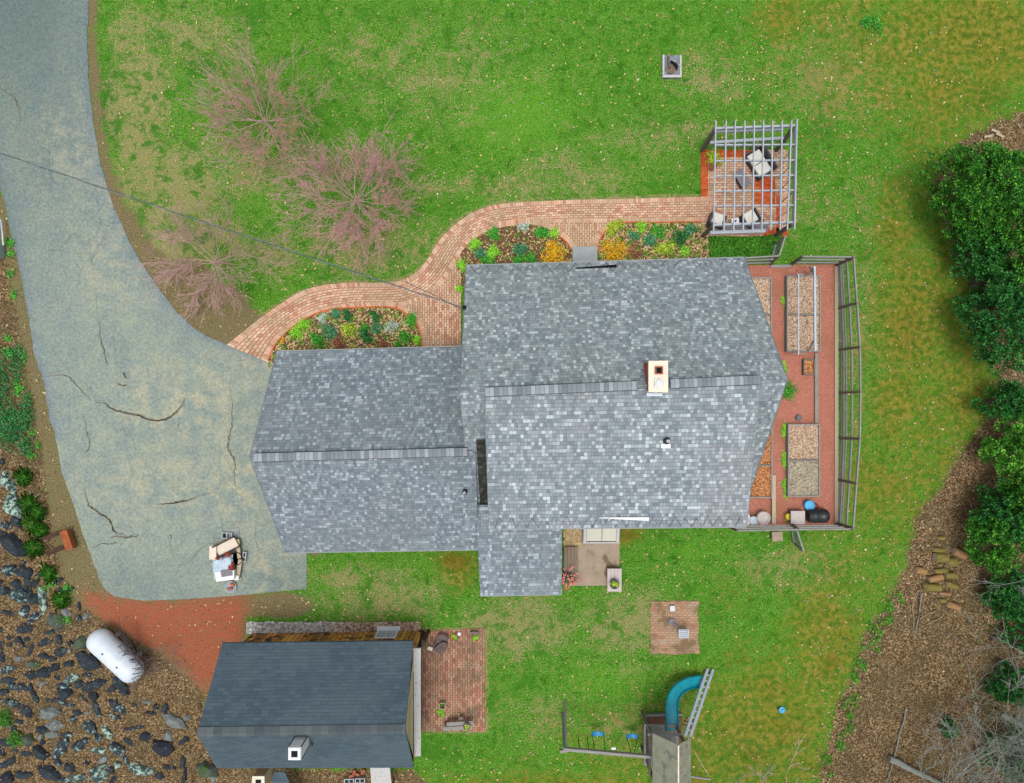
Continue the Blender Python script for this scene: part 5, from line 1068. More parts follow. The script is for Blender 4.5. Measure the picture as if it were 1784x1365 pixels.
# bins and barrel
t = thing('black_barrel', P(1424,899), 'black plastic barrel lying on its side inside the garden fence', 'barrel'); a, b = P(1406,899,.3), P(1443,899,.3); r = .27
MB().tube([a, a+Vector((.04,0,0)), a+Vector((.25,0,0)), a+Vector((.27,0,0)), a+Vector((.3,0,0)), b-Vector((.28,0,0)), b-Vector((.25,0,0)), b-Vector((.1,0,0)), b-Vector((.02,0,0)), b], [.2,.25,r,r+.015,r,r,r+.015,r,.2,.1], 24).build('barrel_body', M['black'], t, True)
for dx in (.25, .6): MB().box((a.x+dx, a.y, .03), (.08,.5,.06)).build('cradle', M['wood_g'], t)
t = thing('wooden_box', P(1390,902), 'square wooden box with pale grey lid left of the black barrel', 'box'); c = P(1390,902,.45); MB().box((c.x,c.y,.21), (.5,.46,.42)).build('box_body', M['wood_d'], t); MB().box((c.x,c.y,.44), (.56,.52,.04)).build('lid', M['rope_g'], t)
def tubr(px, py, r, h, mat, label, inner, name='bucket', cat='bucket', grp=None):
    c = P(px, py, h); t = thing(name, (c.x,c.y,0), label, cat, grp); MB().lathe((c.x,c.y,0), [(r*.85,0),(r,h),(r*.9,h),(r*.82,h*.75),(0,h*.75)], 26).build('shell', M[mat], t, True)
    MB().lathe((c.x,c.y,h*.78), [(r*.8,0),(0,.003)], 22).build('contents', M[inner] if inner in M else inner, t); return t
tubr(1411,881,.2,.3,'blue_l','bright blue bucket above the black barrel','blue_l'); tubr(1293,905,.34,.35,'white','large white tub with pink inside peeping from under the roof corner', plain('pink_plastic', S(206,150,190), .6, .1, 4, 0), 'tub', 'tub'); tubr(1314,908,.19,.35,'metal','small pale grey bucket beside the large white tub','metal'); tubr(1331,903,.26,.4,'rope_g','round tan container with flat lid beside the garden fence','rope_g','round_container','container')
tag(MB().tube([P(1421+4.5*math.cos(k*.63), 883+4.5*math.sin(k*.63), .1) for k in range(11)], .022, 6).build('coiled_hose', plain('red_rubber', S(120,34,40), .6, .1, 5, 0)), 'small dark red coil of hose beside the blue bucket', 'hose'); tubr(1375,901,.12,.3,'petal_y','small yellow bucket behind the wooden box','petal_y')

# ------------------------------------------------------------------ play set
ps = thing('play_tower', (5.8, -13.6, 0), 'weathered wooden play tower with grey gable roof, slide and swing beam', 'play set')
y0_, y1_ = -12.4, -14.55; e1, rg, e2 = (5.1, 3.0), (5.83, 3.88), (6.41, 3.32)
MB().slab((e1[0],y1_,e1[1]), (e1[0],y0_,e1[1]), (rg[0],y0_,rg[1]), (rg[0],y1_,rg[1]), .04).build('roof_panel', M['playroof'], ps); MB().slab((e2[0],y0_,e2[1]), (e2[0],y1_,e2[1]), (rg[0],y1_,rg[1]), (rg[0],y0_,rg[1]), .04).build('roof_panel', M['playroof'], ps)
MB().bar((rg[0],y0_,rg[1]+.02), (rg[0],y1_,rg[1]+.02), .05, .03).build('ridge_strip', M['paper'], ps)
ty0, ty1 = -12.95, -14.4
for x in (5.25, 6.35):
    for y in (ty0, ty1): MB().bar((x,y,0), (x,y,3.15), .09).build('post', M['wood_d'], ps)
B = MB(); 
for k in range(8): B.box((5.1+.0+k*.17+.06, (ty0+ty1)/2, 1.38), (.15, 1.5, .03))
B.build('deck', M['wood_g'], ps)
B = MB().bar((5.1,ty0+.06,2.1), (6.4,ty0+.06,2.1), .1, .05); B.bar((5.1,ty0+.06,1.4), (6.4,ty0+.06,1.4), .1, .05)
for k in range(4): B.bar((5.2+k*.14,ty0+.07,1.4), (5.2+k*.14,ty0+.07,2.1), .07, .02)
B.build('front_rail', M['wood_g'], ps); B = MB()
for k in range(9): B.bar((5.17,ty0-k*.16,1.35), (5.17,ty0-k*.16,2.1), .02, .1)
B.bar((5.17,ty0,2.1), (5.17,ty1,2.1), .08, .05); B.build('side_rail', M['wood_d'], ps)
MB().bar((5.15,ty0+.03,2.9), (6.4,ty0+.03,2.9), .06, .12).build('roof_beam', M['wood_g'], ps)
# slide
sp = [(1171,1272,1.42),(1170,1250,1.3),(1170,1228,1.1),(1174,1211,.9),(1184,1198,.68),(1198,1190,.45),(1212,1187,.28),(1222,1186,.2)]
q_ = spline([tuple(P(*s)) for s in sp], 4); q_ = [Vector(v) for v in q_]; prof = [(-.25,.13),(-.235,.16),(-.215,.13),(-.19,.03),(-.1,0),(.1,0),(.19,.03),(.215,.13),(.235,.16),(.25,.13),(.24,-.02),(0,-.05),(-.24,-.02)]
V = []; F_ = []
for i, p in enumerate(q_):
    d = (q_[min(i+1,len(q_)-1)]-q_[max(i-1,0)]); d.z = 0; d.normalize(); s_ = Vector((-d.y,d.x,0))
    V += [tuple(p+s_*a*-1+Vector((0,0,b))) for a, b in prof]
n_ = len(prof)
for i in range(len(q_)-1):
    for k in range(n_): F_.append((i*n_+k, i*n_+(k+1)%n_, (i+1)*n_+(k+1)%n_, (i+1)*n_+k))
F_ += [tuple(range(n_)), tuple((len(q_)-1)*n_+k for k in reversed(range(n_)))]
MB().add(V, F_).build('slide', M['slide'], ps)
# ramp-ladder
lt = thing('aluminium_ladder', P(1237,1167), 'long silver ladder leaning on the play tower across the slide end', 'ladder')
A0, A1, B0, B1 = P(1232.5,1166,.1), P(1193,1283,1.75), P(1242,1167,.1), P(1202,1284,1.75)
for a, b in ((A0,A1),(B0,B1)): MB().bar(a, b, .11, .07).build('rail', M['metal'], lt)
for k in range(1, 11): MB().bar(A0.lerp(A1, k/11), B0.lerp(B1, k/11), .03).build('rung', M['metal'], lt)
# swing beam and A frame
ba, bb = P(984,1305,2.35), P(1132,1319,2.35); MB().bar(ba, bb+Vector((.2,0,0)), .1, .15).build('swing_beam', M['wood_g'], ps)
for base, m_ in (((984,1220),'wood_g'),((980,1242),'wood_g')): MB().bar(P(*base,0), ba+Vector((-.02 if base[1] > 1230 else .04,0,0)), .07, .07).build('swing_leg', M[m_], ps)
MB().bar(P(976,1309,1.9), P(990,1307,1.9), .1, .12).build('leg_brace', M['wood_g'], ps)
MB().bar(P(1194,1352,1.3), P(1238,1358,1.3), .06).build('climbing_bar', M['wood_g'], ps); MB().bar(P(1211,1312,1.0), P(1236,1354,1.3), .02).build('climbing_rope', M['wood_t'], ps)
a = P(1069,1304,2.45); MB().box(a, (.16,.07,.06)).build('beam_bracket', M['white'], ps)
for i, (px, py, c0, c1, lab) in enumerate(((1041,1279,1037,1055,'blue belt swing hanging from the wooden beam, farther from the tower'),(1101,1283,1101,1101,'blue belt swing hanging beside the play tower'))):
    c = P(px, py, .5); t = thing('swing', c, lab, 'swing', 'blue swings of the play set'); pts = [c+Vector((-.23+.46*k/8, .02, .08*(abs(k-4)/4)**2)) for k in range(9)]; m = MB()
    for k in range(8): m.bar(pts[k], pts[k+1]+Vector((.004,0,0)), .17, .02)
    m.build('seat', M['blue'], t)
    for sx in (0, 8): top = ba.lerp(bb, ((c0 if sx == 0 else c1)-984)/148+(.02 if sx and c0 == c1 else 0)); MB().tube([pts[sx], top], .012, 5).build('chain', M['dark'], t)
t = thing('trapeze_rings', P(1015,1290), 'pair of gym rings on dark chains near the free end of the swing beam', 'swing')
for x in (1007, 1023): top = ba.lerp(bb, (x+3-984)/148); e = P(x, 1284, 1.2); MB().tube([top, e], .015, 5).build('chain', M['dark'], t); MB().tube([e+Vector((.07*math.cos(k*.7), .02, .07*math.sin(k*.7)-.07)) for k in range(10)], .012, 5).build('ring', M['terra'], t)
sb = thing('sandbox', P(1150,1262), 'leaf-filled wooden sandbox frame under the play tower', 'sandbox'); B = MB()
for a, b in (((1124,1246),(1188,1244)),((1124,1246),(1122,1330))): B.bar(P(*a,.08), P(*b,.08), .07, .16)
B.build('sandbox_frame', M['wood_g'], sb); MB().prism([P(1126,1247),P(1188,1246),P(1188,1330),P(1124,1330)], 0, .05).build('leafy_sand', M['soil'], sb)
for a in ((1196,1256,6),(1203,1262,5)): tag(clump('leaf_pile', P(a[0],a[1],0), a[2]/43*1.6, .12, 90, M['litter'], None, .06, .12), 'small pile of dry leaves between slide and ladder, '+('left one' if a[0] < 1200 else 'right one'), 'leaves', 'leaf piles beside the slide', None)

# ------------------------------------------------------------------ brick pad well, stone square, patio things
t = thing('water_pump', P(1180,1100), 'grey metal pump arm with square louvred head on the tan brick pad', 'pump')
c = P(1191,1104,.5); MB().box(c, (.4,.34,.1), 0).build('pump_head', M['metal'], t); B = MB()
for k in range(4): B.box(c+Vector((0,-.12+.08*k,.055)), (.36,.03,.02))
B.build('louvre', M['tabl'], t); MB().bar(P(1171,1084,.12), P(1186,1098,.45), .1, .06).build('pump_arm', M['tabl'], t); MB().lathe(P(1170,1082), [(.16,.05),(.14,.12),(.06,.16),(0,.16)], 16).build('pump_base', M['tabl'], t)
tag(MB().box(P(1171,1060,.12), (.2,.22,.14), .05).build('junction_box', M['metal']), 'small grey box near the top of the tan brick pad', 'box')
tag(MB().prism([P(1149,1155-40),P(1160,1115),P(1160,1122),P(1149,1122)], .05, .056).build('mortar_patch', M['conc']) , 'pale mortar patch low on the tan brick pad', 'patch')
t = thing('stone_platform', P(1169,118), 'small square grey stone platform alone on the upper lawn', 'platform'); B = MB(); a, b = P(1153,99), P(1186,138)
MB().box(((a.x+b.x)/2,(a.y+b.y)/2,.05), (b.x-a.x, a.y-b.y, .12)).build('stone_slab', plain('grey_slate_slab', S(124,132,136), .9, .25, 5, .4, spots=(S(170,176,176), 7, .56)), t)
for x0, y0, x1, y1 in ((1153,99,1156,138),(1183,99,1186,138),(1156,134,1183,138)): B.prism([P(x0,y0),P(x1,y0),P(x1,y1),P(x0,y1)], .1, .16)
B.build('stone_edge', M['whitegrey'], t)
t2 = thing('rusty_fire_bowl', P(1172,118), 'rusty brown bent metal sculpture resting on the stone platform', 'metal object'); c = P(1170,120,.25)
MB().lathe((c.x,c.y,.13), [(.05,.0),(.2,.06),(.22,.12),(.19,.13),(.1,.07),(0,.05)], 18, 1, .8).build('bowl', plain('brown_patina', S(128,110,96), .8, .25, 6, .3), t2); MB().bar(P(1164,98,.2), P(1167,118,.3), .09, .05).build('handle', M['bark'], t2); MB().tube([P(1168,107,.22), P(1177,113,.3), P(1180,122,.28)], [.05,.07,.03], 8).build('spout', M['dark'], t2); tag(MB().tube([P(1178,113.5,.34), P(1180,117,.34)], .06, 10).build('dark_cap', M['dark'], t2))
t = thing('old_chiminea', P(770,1122), 'two round grey-brown lids of an old fire bowl on the brick patio', 'fire bowl'); 
for (x, y, r, z) in ((770,1116,.25,.35),(766,1128,.28,.25)): c = P(x,y,z); MB().lathe((c.x,c.y,z-.1), [(r*.6,0),(r,.05),(r*.95,.08),(r*.5,.1),(0,.06)], 22).build('bowl', plain('fire_bowl_%d' % x, S(108,92,92), .8, .25, 6, .3), t)
tag(MB().tube([P(755,1130,.1)]+[P(760+4*k,1126-8*math.sin(k*.5),.4) for k in range(6)], .02, 5).build('curved_handle', M['dark'], t))
tag(MB().box(P(749.5,1130,.1), (.2,.14,.08), -.3).build('pale_stone', M['cream']), 'small pale stone on the brick patio left of the fire bowl', 'stone')
pot(791,1110,.13,.14,'green potted plant beside a white pot on the brick patio','potted plant','terra','lf_lime',120,lh=.12); tubr(800,1105.5,.07,.14,'white','tiny white pot beside the green plant on the brick patio','white','plant_pot','pot')
pot(828,1112,.15,.1,'low green plant in the upper right corner of the brick patio','potted plant','terra','lf_lime',130,lh=.1); tag(MB().box(P(826,1103,.15), (.36,.12,.1), 0).build('grille', M['wood_d']), 'small dark grate lying in the upper right corner of the brick patio', 'grate')
tg = thing('square_pot', P(770,1229), 'square wire pot with yellow-green plant low on the brick patio', 'potted plant'); B = MB(); c = P(771,1229,.2)
for k in range(4): a_ = .78+k*1.571; B.bar(c+Vector((math.cos(a_)*.16,math.sin(a_)*.16,0)), c+Vector((math.cos(a_+1.571)*.16,math.sin(a_+1.571)*.16,0)), .025, .2)
B.build('pot', M['wood_t'], tg); clump('leaves', P(770,1228,.1), .14, .15, 90, M['lf_green'], tg)
plant(771,1243,8,'lime','sprawling lime plant just below the square wire pot', .18, 220)
tb2 = thing('stone_bench', P(797,1266), 'long weathered grey bench at the bottom edge of the brick patio', 'bench')
for k in range(2): MB().bar(P(772+k*6,1270-k*8,.4), P(822+k*2,1267-k*8,.4), .14, .05).build('plank', M['wood_g'], tb2)
for x in (777, 815): MB().box(P(x,1266,.2), (.08,.25,.38)).build('leg', M['wood_d'], tb2)
MB().box(P(803,1254,.3), (.18,.24,.06)).build('footrest', M['wood_d'], tb2); pot(813,1266,.14,.16,'yellow-flowered pot standing on the right end of the grey bench','potted plant','wood_d','lf_chart',110,.43,lh=.1)
t = thing('sprinkler', P(1362,1238), 'small light blue sprinkler alone on the olive lawn at the lower right', 'sprinkler'); c = P(1363,1238,.08); MB().lathe((c.x,c.y,0), [(.13,.02),(.13,.06),(.05,.09),(.05,.13),(0,.13)], 18).build('disc', M['blue_l'], t); MB().box(P(1357,1235,.04), (.14,.1,.05), .6).build('hose_connector', M['black'], t)
# white rail at the left photo edge
tag(MB().tube([P(1,382,.3), P(4,405,.3), P(6,428,.25)], .035, 8).build('white_pipe', M['metal']), 'short pale pipe at the left photo edge beside the driveway', 'pipe'); tag(MB().box(P(-2,438,.2), (.25,.5,.3)).build('pale_box', M['blue_l'] if 0 else M['metal']), 'pale metal box cut by the left photo edge beside the driveway', 'box')
# ------------------------------------------------------------------ overhead service cable
w0, w1 = P(-160, 212, 6.6), P(806, 536, 4.6)
def sagp(a, b, n, sag, off=0): return [a.lerp(b, i/n)-Vector((0,0,sag*4*(i/n)*(1-i/n)))+Vector((off*math.sin(i*.9), off*math.cos(i*.9), off*math.cos(i*.9))) for i in range(n+1)]
wt = thing('service_cable', w1, 'twisted overhead service cable running from the upper left to the house corner', 'cable')
for i, m_ in enumerate(('wire', 'wire_l', 'wire')):
    pts = []; n_ = 150
    for k in range(n_+1): f = k/n_; p = w0.lerp(w1, f)-Vector((0,0,.5*4*f*(1-f))); ph = k*.55+i*2.09; pts.append(p+Vector((math.sin(ph)*.014*.4, math.sin(ph)*.02, math.cos(ph)*.02)))
    MB().tube(pts, .009, 5).build('strand', M[m_], wt)
MB().tube([P(700,489,4.75), P(760,516,4.6), P(806,541,4.5)], .012, 5).build('strand', M['wire'], wt); MB().tube([w1, w1+Vector((.1,0,-.5))], .02, 6).build('drip_loop', M['dark'], wt); MB().box(w1+Vector((.06,0,0)), (.12,.12,.12)).build('bracket', M['dark'], wt)

# ------------------------------------------------------------------ rocks
LAND = [('the white gas tank', 202, 1143), ('the rusty bracket', 105, 944), ('the barn ridge end', 345, 1278), ('the green ferns', 18, 1272), ('the barn eave corner', 380, 1338), ('the photo corner', 4, 1362), ('the large grass tuft', 52, 878)]
RK = []
for zx, zy, l, w_, a, k in [(180,70,80,80,90,1),(60,80,110,30,15,0),(250,115,110,60,-30,1),(420,150,130,110,60,5),(170,205,130,70,-10,0),(335,305,100,50,-15,0),(455,375,100,60,-35,0),(595,310,100,110,60,5),(15,420,90,50,80,0),(140,425,60,45,-20,3),(230,360,110,30,-70,0),(70,265,50,30,10,0),(75,320,40,40,0,0),(200,280,50,40,20,0),(15,310,50,30,0,0),(245,470,120,60,10,5),(405,490,90,50,0,4),(520,465,80,50,-15,0),(660,455,190,110,25,0),(310,540,80,120,70,0),(225,550,80,70,-20,0),(60,505,140,50,-15,1),(60,590,100,60,-10,0),(130,640,170,60,5,1),(20,680,80,60,10,0),(255,700,160,50,68,0),(525,580,130,55,-20,2),(480,628,120,45,0,1),(590,620,70,60,-20,0),(655,545,60,40,10,0),(715,625,160,80,-20,0),(480,700,120,90,10,0),(705,710,80,75,0,4),(840,655,80,60,-20,0),(940,665,100,80,50,0),(885,590,80,100,50,0),(90,760,120,60,15,1),(370,740,80,25,15,0),(490,765,150,45,22,1),(180,810,130,60,40,0),(215,840,60,50,0,4),(365,840,170,80,-18,3),(730,805,110,45,70,1),(885,785,170,75,45,1),(860,860,90,40,15,1),(580,830,60,50,0,0),(545,885,60,50,20,1),(410,935,130,70,10,3),(145,905,70,40,0,0),(305,960,90,60,-10,0),(390,1000,60,100,80,3),(680,950,130,80,40,1),(735,1025,60,60,0,1),(810,985,120,50,55,2),(1005,950,170,30,-10,0),(1085,1015,120,60,0,4),(970,1050,80,40,30,0),(460,1110,170,80,-60,1),(600,1080,160,80,-20,1),(740,1120,110,50,0,2),(880,1110,130,90,20,1),(935,1170,100,40,65,1),(885,1230,50,50,70,2),(50,1060,120,60,10,0),(200,1040,100,90,0,5),(300,1140,120,90,30,0),(195,1140,90,40,0,0),(60,1210,130,60,-25,0),(520,1255,90,70,10,0),(370,1290,170,90,20,0),(170,1310,150,60,10,0),(40,1330,100,100,0,4),(580,1330,150,50,-5,2),(745,1290,110,140,70,2),(1060,1265,220,80,12,2)]:
    RK.append((zx/4.333, 1050+zy/4.333, l/4.333, w_/4.333, a, k))
for zx, zy, l, w_, a, k in [(480,470,120,40,10,3),(580,530,60,100,5,0),(670,545,70,110,15,0),(780,700,250,130,25,3),(710,850,120,90,40,3),(890,900,140,80,-35,0),(650,990,240,150,10,4),(880,1150,60,130,5,0),(890,1290,70,180,15,4),(700,1190,70,60,30,0),(780,1190,50,60,0,4),(1150,1220,210,180,20,5),(1210,1310,100,80,0,3),(340,495,60,40,0,0)]:
    RK.append((180+zx/6.35, 1150+zy/6.35, l/6.35, w_/6.35, a, k))
for zx, zy, l, w_, a, k in [(60,290,240,110,65,2),(100,500,200,130,70,2),(140,630,130,100,50,0),(45,660,100,80,20,1),(110,850,240,150,50,0),(200,980,70,40,0,0),(70,1040,140,100,0,1),(200,1065,130,110,20,0),(240,1150,100,80,30,0),(130,1160,90,70,-10,0),(30,1220,110,90,20,1),(170,1250,200,110,10,1),(290,1290,100,90,0,0),(358,1290,200,75,85,2),(20,740,80,60,0,0),(15,120,60,60,10,0)]:
    RK.append((zx/4.875, 780+zy/4.875, l/4.875, w_/4.875, a, k))
rr0 = random.Random(77)
for i in range(330):
    x, y = rr0.uniform(-8, 330), rr0.uniform(980, 1362)
    if not inpoly(np.array([x]), np.array([y]), LITL)[0] or any(math.hypot(x-q[0], y-q[1]) < 4+max(q[2], q[3])*.45 for q in RK) or math.hypot(x-202, y-1143) < 75 or (x > 150 and y < 1240): continue
    RK.append((x, y, rr0.uniform(9, 22), rr0.uniform(7, 12), rr0.uniform(-60, 90), rr0.choice((0, 0, 1, 4, 4, 1, 3))))
TONE = {0: 'dark blue-grey', 1: 'dark speckled', 2: 'pale-lichened', 3: 'light grey', 4: 'near-black', 5: 'mossy grey-green'}
DIRS = ['right', 'upper right', 'above', 'upper left', 'left', 'lower left', 'below', 'lower right']; seen = {}
rr = random.Random(21)
for (px, py, l, w_, a, k) in RK:
    l *= 1.24/43; w_ *= 1.22/43; h = min(l, w_)*rr.uniform(.35, .6); c = P(px, py, h*.3); c.z = -h*.22
    bm = bmesh.new(); th = -math.radians(a); n_ = rr.randint(5, 7); tl = rr.uniform(-.3, .3); tm = rr.uniform(-.3, .3)
    for i in range(n_):
        ph = 6.283*(i+rr.uniform(-.38, .38))/n_; rad = rr.uniform(.78, 1.2)
        for q_, z_ in ((1, -.1), (rr.uniform(.84, .98), rr.uniform(.35, .6)), (rr.uniform(.4, .72), rr.uniform(.75, 1))):
            x = math.cos(ph)*rad*l*.5*q_; y = math.sin(ph)*rad*w_*.5*q_; bm.verts.new((x*math.cos(th)-y*math.sin(th), x*math.sin(th)+y*math.cos(th), h*z_*(1+tl*x/l+tm*y/w_)))
    bmesh.ops.convex_hull(bm, input=bm.verts[:])
    for v in [v for v in bm.verts if not v.link_faces]: bm.verts.remove(v)
    bmesh.ops.bevel(bm, geom=bm.edges[:], offset=min(l, w_)*.012, segments=1, affect='EDGES', profile=.5)
    me = bpy.data.meshes.new('rock'); bm.to_mesh(me); bm.free(); me.materials.append(M['rk%d' % k]); o = bpy.data.objects.new('rock', me); col.objects.link(o); o.location = c
    best = min(LAND, key=lambda L_: (L_[1]-px)**2+(L_[2]-py)**2); ang = math.degrees(math.atan2(-(py-best[2]), px-best[1])) % 360; dist = math.hypot(px-best[1], py-best[2])/43
    sz = 'large' if l > .75 else 'small' if l < .4 else 'medium'; shp = 'elongated' if max(l, w_) > 2*min(l, w_) else 'chunky'
    di = DIRS[int((ang+22.5)//45) % 8]
    di = DIRS[int((ang+22.5)//45) % 8]; di = di if di in ('above', 'below') else di+' of'
    seen.setdefault((sz, shp, TONE[k], di, best[0]), []).append((dist, o))
ORD = ['nearest', 'second nearest', 'third nearest', 'fourth nearest', 'fifth nearest', 'sixth nearest', 'seventh nearest', 'eighth nearest', 'ninth nearest', 'tenth nearest']
for (sz, shp, tn, di, lm), L_ in seen.items():
    for i, (d_, o) in enumerate(sorted(L_, key=lambda q: q[0])):
        tag(o, '%s %s %s rock%s %s %s' % (sz, shp, tn, '' if len(L_) == 1 else ', %s of those' % ORD[min(i, 9)], di, lm), 'rock', 'slate rocks on the leafy slope')

# ------------------------------------------------------------------ firewood and fallen wood
FW = [(1633,974,14,10,0,0,'grey log at the top of the firewood heap'),(1672,965,22,14,25,1,'tan log at the edge of the evergreen, above the heap'),(1640,938,12,7,0,0,'mossy yellow log end among leaves, highest in the heap'),(1635,959,20,9,8,0,'mossy log just above the thickest log'),(1639,972,21,17,3,0,'thickest pale green log of the firewood heap'),(1657,980,15,16,0,0,'flat olive log right of the thickest log'),(1639,995,21,9,-5,0,'yellow-green log below the thickest log'),(1604,995,17,12,10,1,'reddish split log left of the firewood heap'),(1657,1003,20,11,0,0,'bright yellow mossy log at the right of the heap'),(1630,1008,24,11,-12,1,'brown split log in the middle of the heap'),(1657,1020,20,10,20,0,'mossy log tilted down at the right side of the heap'),(1625,1024,26,13,5,0,'dark olive log low in the heap'),(1646,1035,20,6,5,1,'thin split log below the heap'),(1660,1056,23,11,18,1,'light tan split log lying apart at the bottom of the heap'),(1642,1047,10,8,0,0,'small yellow mossy log beside the light tan one'),(1614,1023,12,10,60,0,'dark short log at the lower left of the heap')]
for x, y, l, w_, a, k, lab in FW:
    r = w_/43/2; c = P(x, y, r); d = Vector((math.cos(-math.radians(a)), math.sin(-math.radians(a)), 0))*l/86
    t = thing('firewood_log', (c.x,c.y,0), lab, 'log', 'firewood logs at the wood edge'); MB().tube([c-d, c-d*.4, c+d*.4, c+d], [r*.95,r,r*1.02,r*.93], 10).build('bark_side', M['firewood2' if k else 'firewood'], t, False)
    MB().tube([c-d*1.01, c-d*1.004], r*.85, 10).build('cut_end', M['wood_t'], t)
for i, (a, b, r, m_, lab) in enumerate([((1548,1322,.18),(1650,1372,.25),.13,'bark_w','thick fallen grey log at the bottom edge of the wood floor'),((1607,1034,.1),(1594,1105,.05),.03,'bark_w','pale straight stick left of the firewood heap, longest'),((1604,1022,.12),(1600,1080,.1),.02,'bark','dark stick beside the longest pale stick'),((1590,1040,.05),(1592,1100,.05),.02,'stick','thin stick leftmost of the upright sticks by the firewood'),((1602,1078,.06),(1632,1064,.06),.025,'stick','short slanting stick below the firewood, upper one'),((1615,1088,.06),(1645,1072,.06),.022,'stick','short slanting stick below the firewood, lower one'),((1668,1064,.08),(1730,1072,.1),.018,'stick','long thin stick running right from the light tan log'),((1580,1235,.1),(1545,1365,.1),.03,'bark_w','long slanting grey branch lying above the thick fallen log'),((1745,1245,.5),(1800,1275,.9),.12,'bark_w','thick pale log cut by the right photo edge'),((1726,1110,.15),(1784,1128,.15),.1,'bark','dark fallen trunk under the bare branches at the right')]):
    A_, B_ = P(*a), P(*b); n_ = 6; tag(MB().tube([A_.lerp(B_, k/n_)+Vector((R.uniform(-.03,.03), R.uniform(-.03,.03), 0)) for k in range(n_+1)], [r*(1-.4*k/n_) for k in range(n_+1)], 8).build('fallen_log' if r > .08 else 'fallen_stick', M[m_]), lab, 'log' if r > .08 else 'stick')
for i, (x, y, a) in enumerate(((1734,229,-20),(1742,236,-25),(1722,238,10))): tag(MB().box(P(x,y,.08), (.34,.09,.05), math.radians(a)).build('split_board', M['wood_t']), ['pale split board above the large evergreen, upper one','pale split board above the large evergreen, lower one','pale thin board above the large evergreen, leftmost'][i], 'board', 'pale boards by the evergreen')

# ------------------------------------------------------------------ trees
def everg(px, py, rpx, ht, kind, label, dens=1.0, sq=1.0, name='evergreen_tree', group='evergreens along the right edge', s=(.04, .105)):
    zc_ = ht*.62; c = P(px, py, zc_); base = Vector((c.x, c.y, 0)); r = rpx*(H-zc_)/F; t = thing(name, base, label, 'tree', group)
    MB().tube([base, base+Vector((.05,.03,ht*.5)), base+Vector((0,0,ht*.85))], [.09+.02*r, .06, .02], 8).build('trunk', M['bark'], t)
    B = MB(); ncl = int(46*r*r*dens)+14; cl = []; rr_ = random.Random(int(px*7+py))
    for i in range(ncl):
        ph = rr_.uniform(0, 6.283); ct = rr_.uniform(-.15, 1); q = rr_.uniform(.62, 1.0); rad = math.sqrt(max(0, 1-ct*ct))
        lob = 1+.16*math.sin(3*ph+px)+.1*math.sin(5*ph+py); cl.append((c.x+math.cos(ph)*rad*r*q*lob, c.y+math.sin(ph)*rad*r*q*lob*sq, ht*.35+ct*ht*.6*q))
    for x, y, z in cl[::4]: B.tube([(c.x, c.y, z*.6), (x, y, z)], [.03, .008], 4)
    B.build('limbs', M['bark'], t)
    cl = np.array(cl); per = 260; pts = []; cr = NR.uniform(.16, .34, len(cl))*(.75+.25*r)
    idx = np.repeat(np.arange(len(cl)), per); dirs = NR.normal(0, 1, (len(idx), 3)); dirs /= np.linalg.norm(dirs, axis=1)[:, None]; rad = NR.uniform(.35, 1, len(idx))**.6
    # outward pointing little sprays of needles
    pts = cl[idx]+dirs*np.array([1, 1, .7])*(rad*cr[idx])[:, None]; L = NR.uniform(s[0], s[1], len(idx)); side = np.cross(dirs, NR.normal(0, 1, dirs.shape)); side /= np.linalg.norm(side, axis=1)[:, None]+1e-6
    w2 = (L*.3)[:, None]; e = dirs*(L*.5)[:, None]; V = np.stack([pts-e, pts+side*w2, pts+e, pts-side*w2], 1).reshape(-1, 3)
    nmesh('crown', V, np.arange(len(V)).reshape(-1, 4), M['lf_'+kind], t); return t
everg(1722,322,88,4.6,'ever','largest bright green evergreen at the upper right, below the pale boards',1.0,.95)
everg(1815,310,62,4.6,'ever','bright evergreen cut by the right edge, topmost of the row')
everg(1790,400,72,4.4,'ever','evergreen cut by the right edge beside the largest one')
everg(1722,428,44,3.2,'evdk','dark green evergreen tucked under the largest one')
everg(1772,560,74,4.2,'evdk','rounded dark blue-green evergreen halfway up the right edge'); everg(1740,487,38,2.6,'evdk','small dark evergreen above the rounded blue-green one',.8)
everg(1810,500,40,3.0,'evdk','dark evergreen cut by the right edge behind the small one'); everg(1775,700,42,2.8,'evdk','low evergreen with pale twigs below the rounded dark one',.9,.7)
everg(1765,800,40,2.4,'evlt','light yellow-green bush at the right edge above the leaf gap',.7,.9,'green_shrub','leafy shrubs along the right edge'); everg(1800,750,50,2.8,'evlt','light green bush cut by the right edge, lower than the low evergreen',.7,1,'green_shrub','leafy shrubs along the right edge')
everg(1762,905,50,2.8,'evdk','dark green bushy evergreen beside the leaf litter, centre right',.95); everg(1742,945,46,2.6,'ever','mid green evergreen right of the firewood heap',.9)
everg(1800,880,50,3.2,'ever','evergreen cut by the right edge behind the bare branches'); everg(1775,1040,48,2.0,'evdk','loose dark evergreen under bare branches, level with the lowest logs',.55); everg(1755,1050,28,1.8,'evdk','small loose evergreen right of the light tan log',.45)
everg(1770,1200,36,1.4,'evdk','low evergreen above the thick pale log at the right',.6,.8); everg(1800,1110,40,1.6,'evdk','low evergreen cut by the right edge between bare branches',.5); everg(1770,1320,50,1.2,'evdk','sparse dark evergreen in the lower right corner',.3); everg(1655,1270,7,.5,'evdk','single small green sapling on the leaf litter at the lower right',.3,2,'sapling',None)

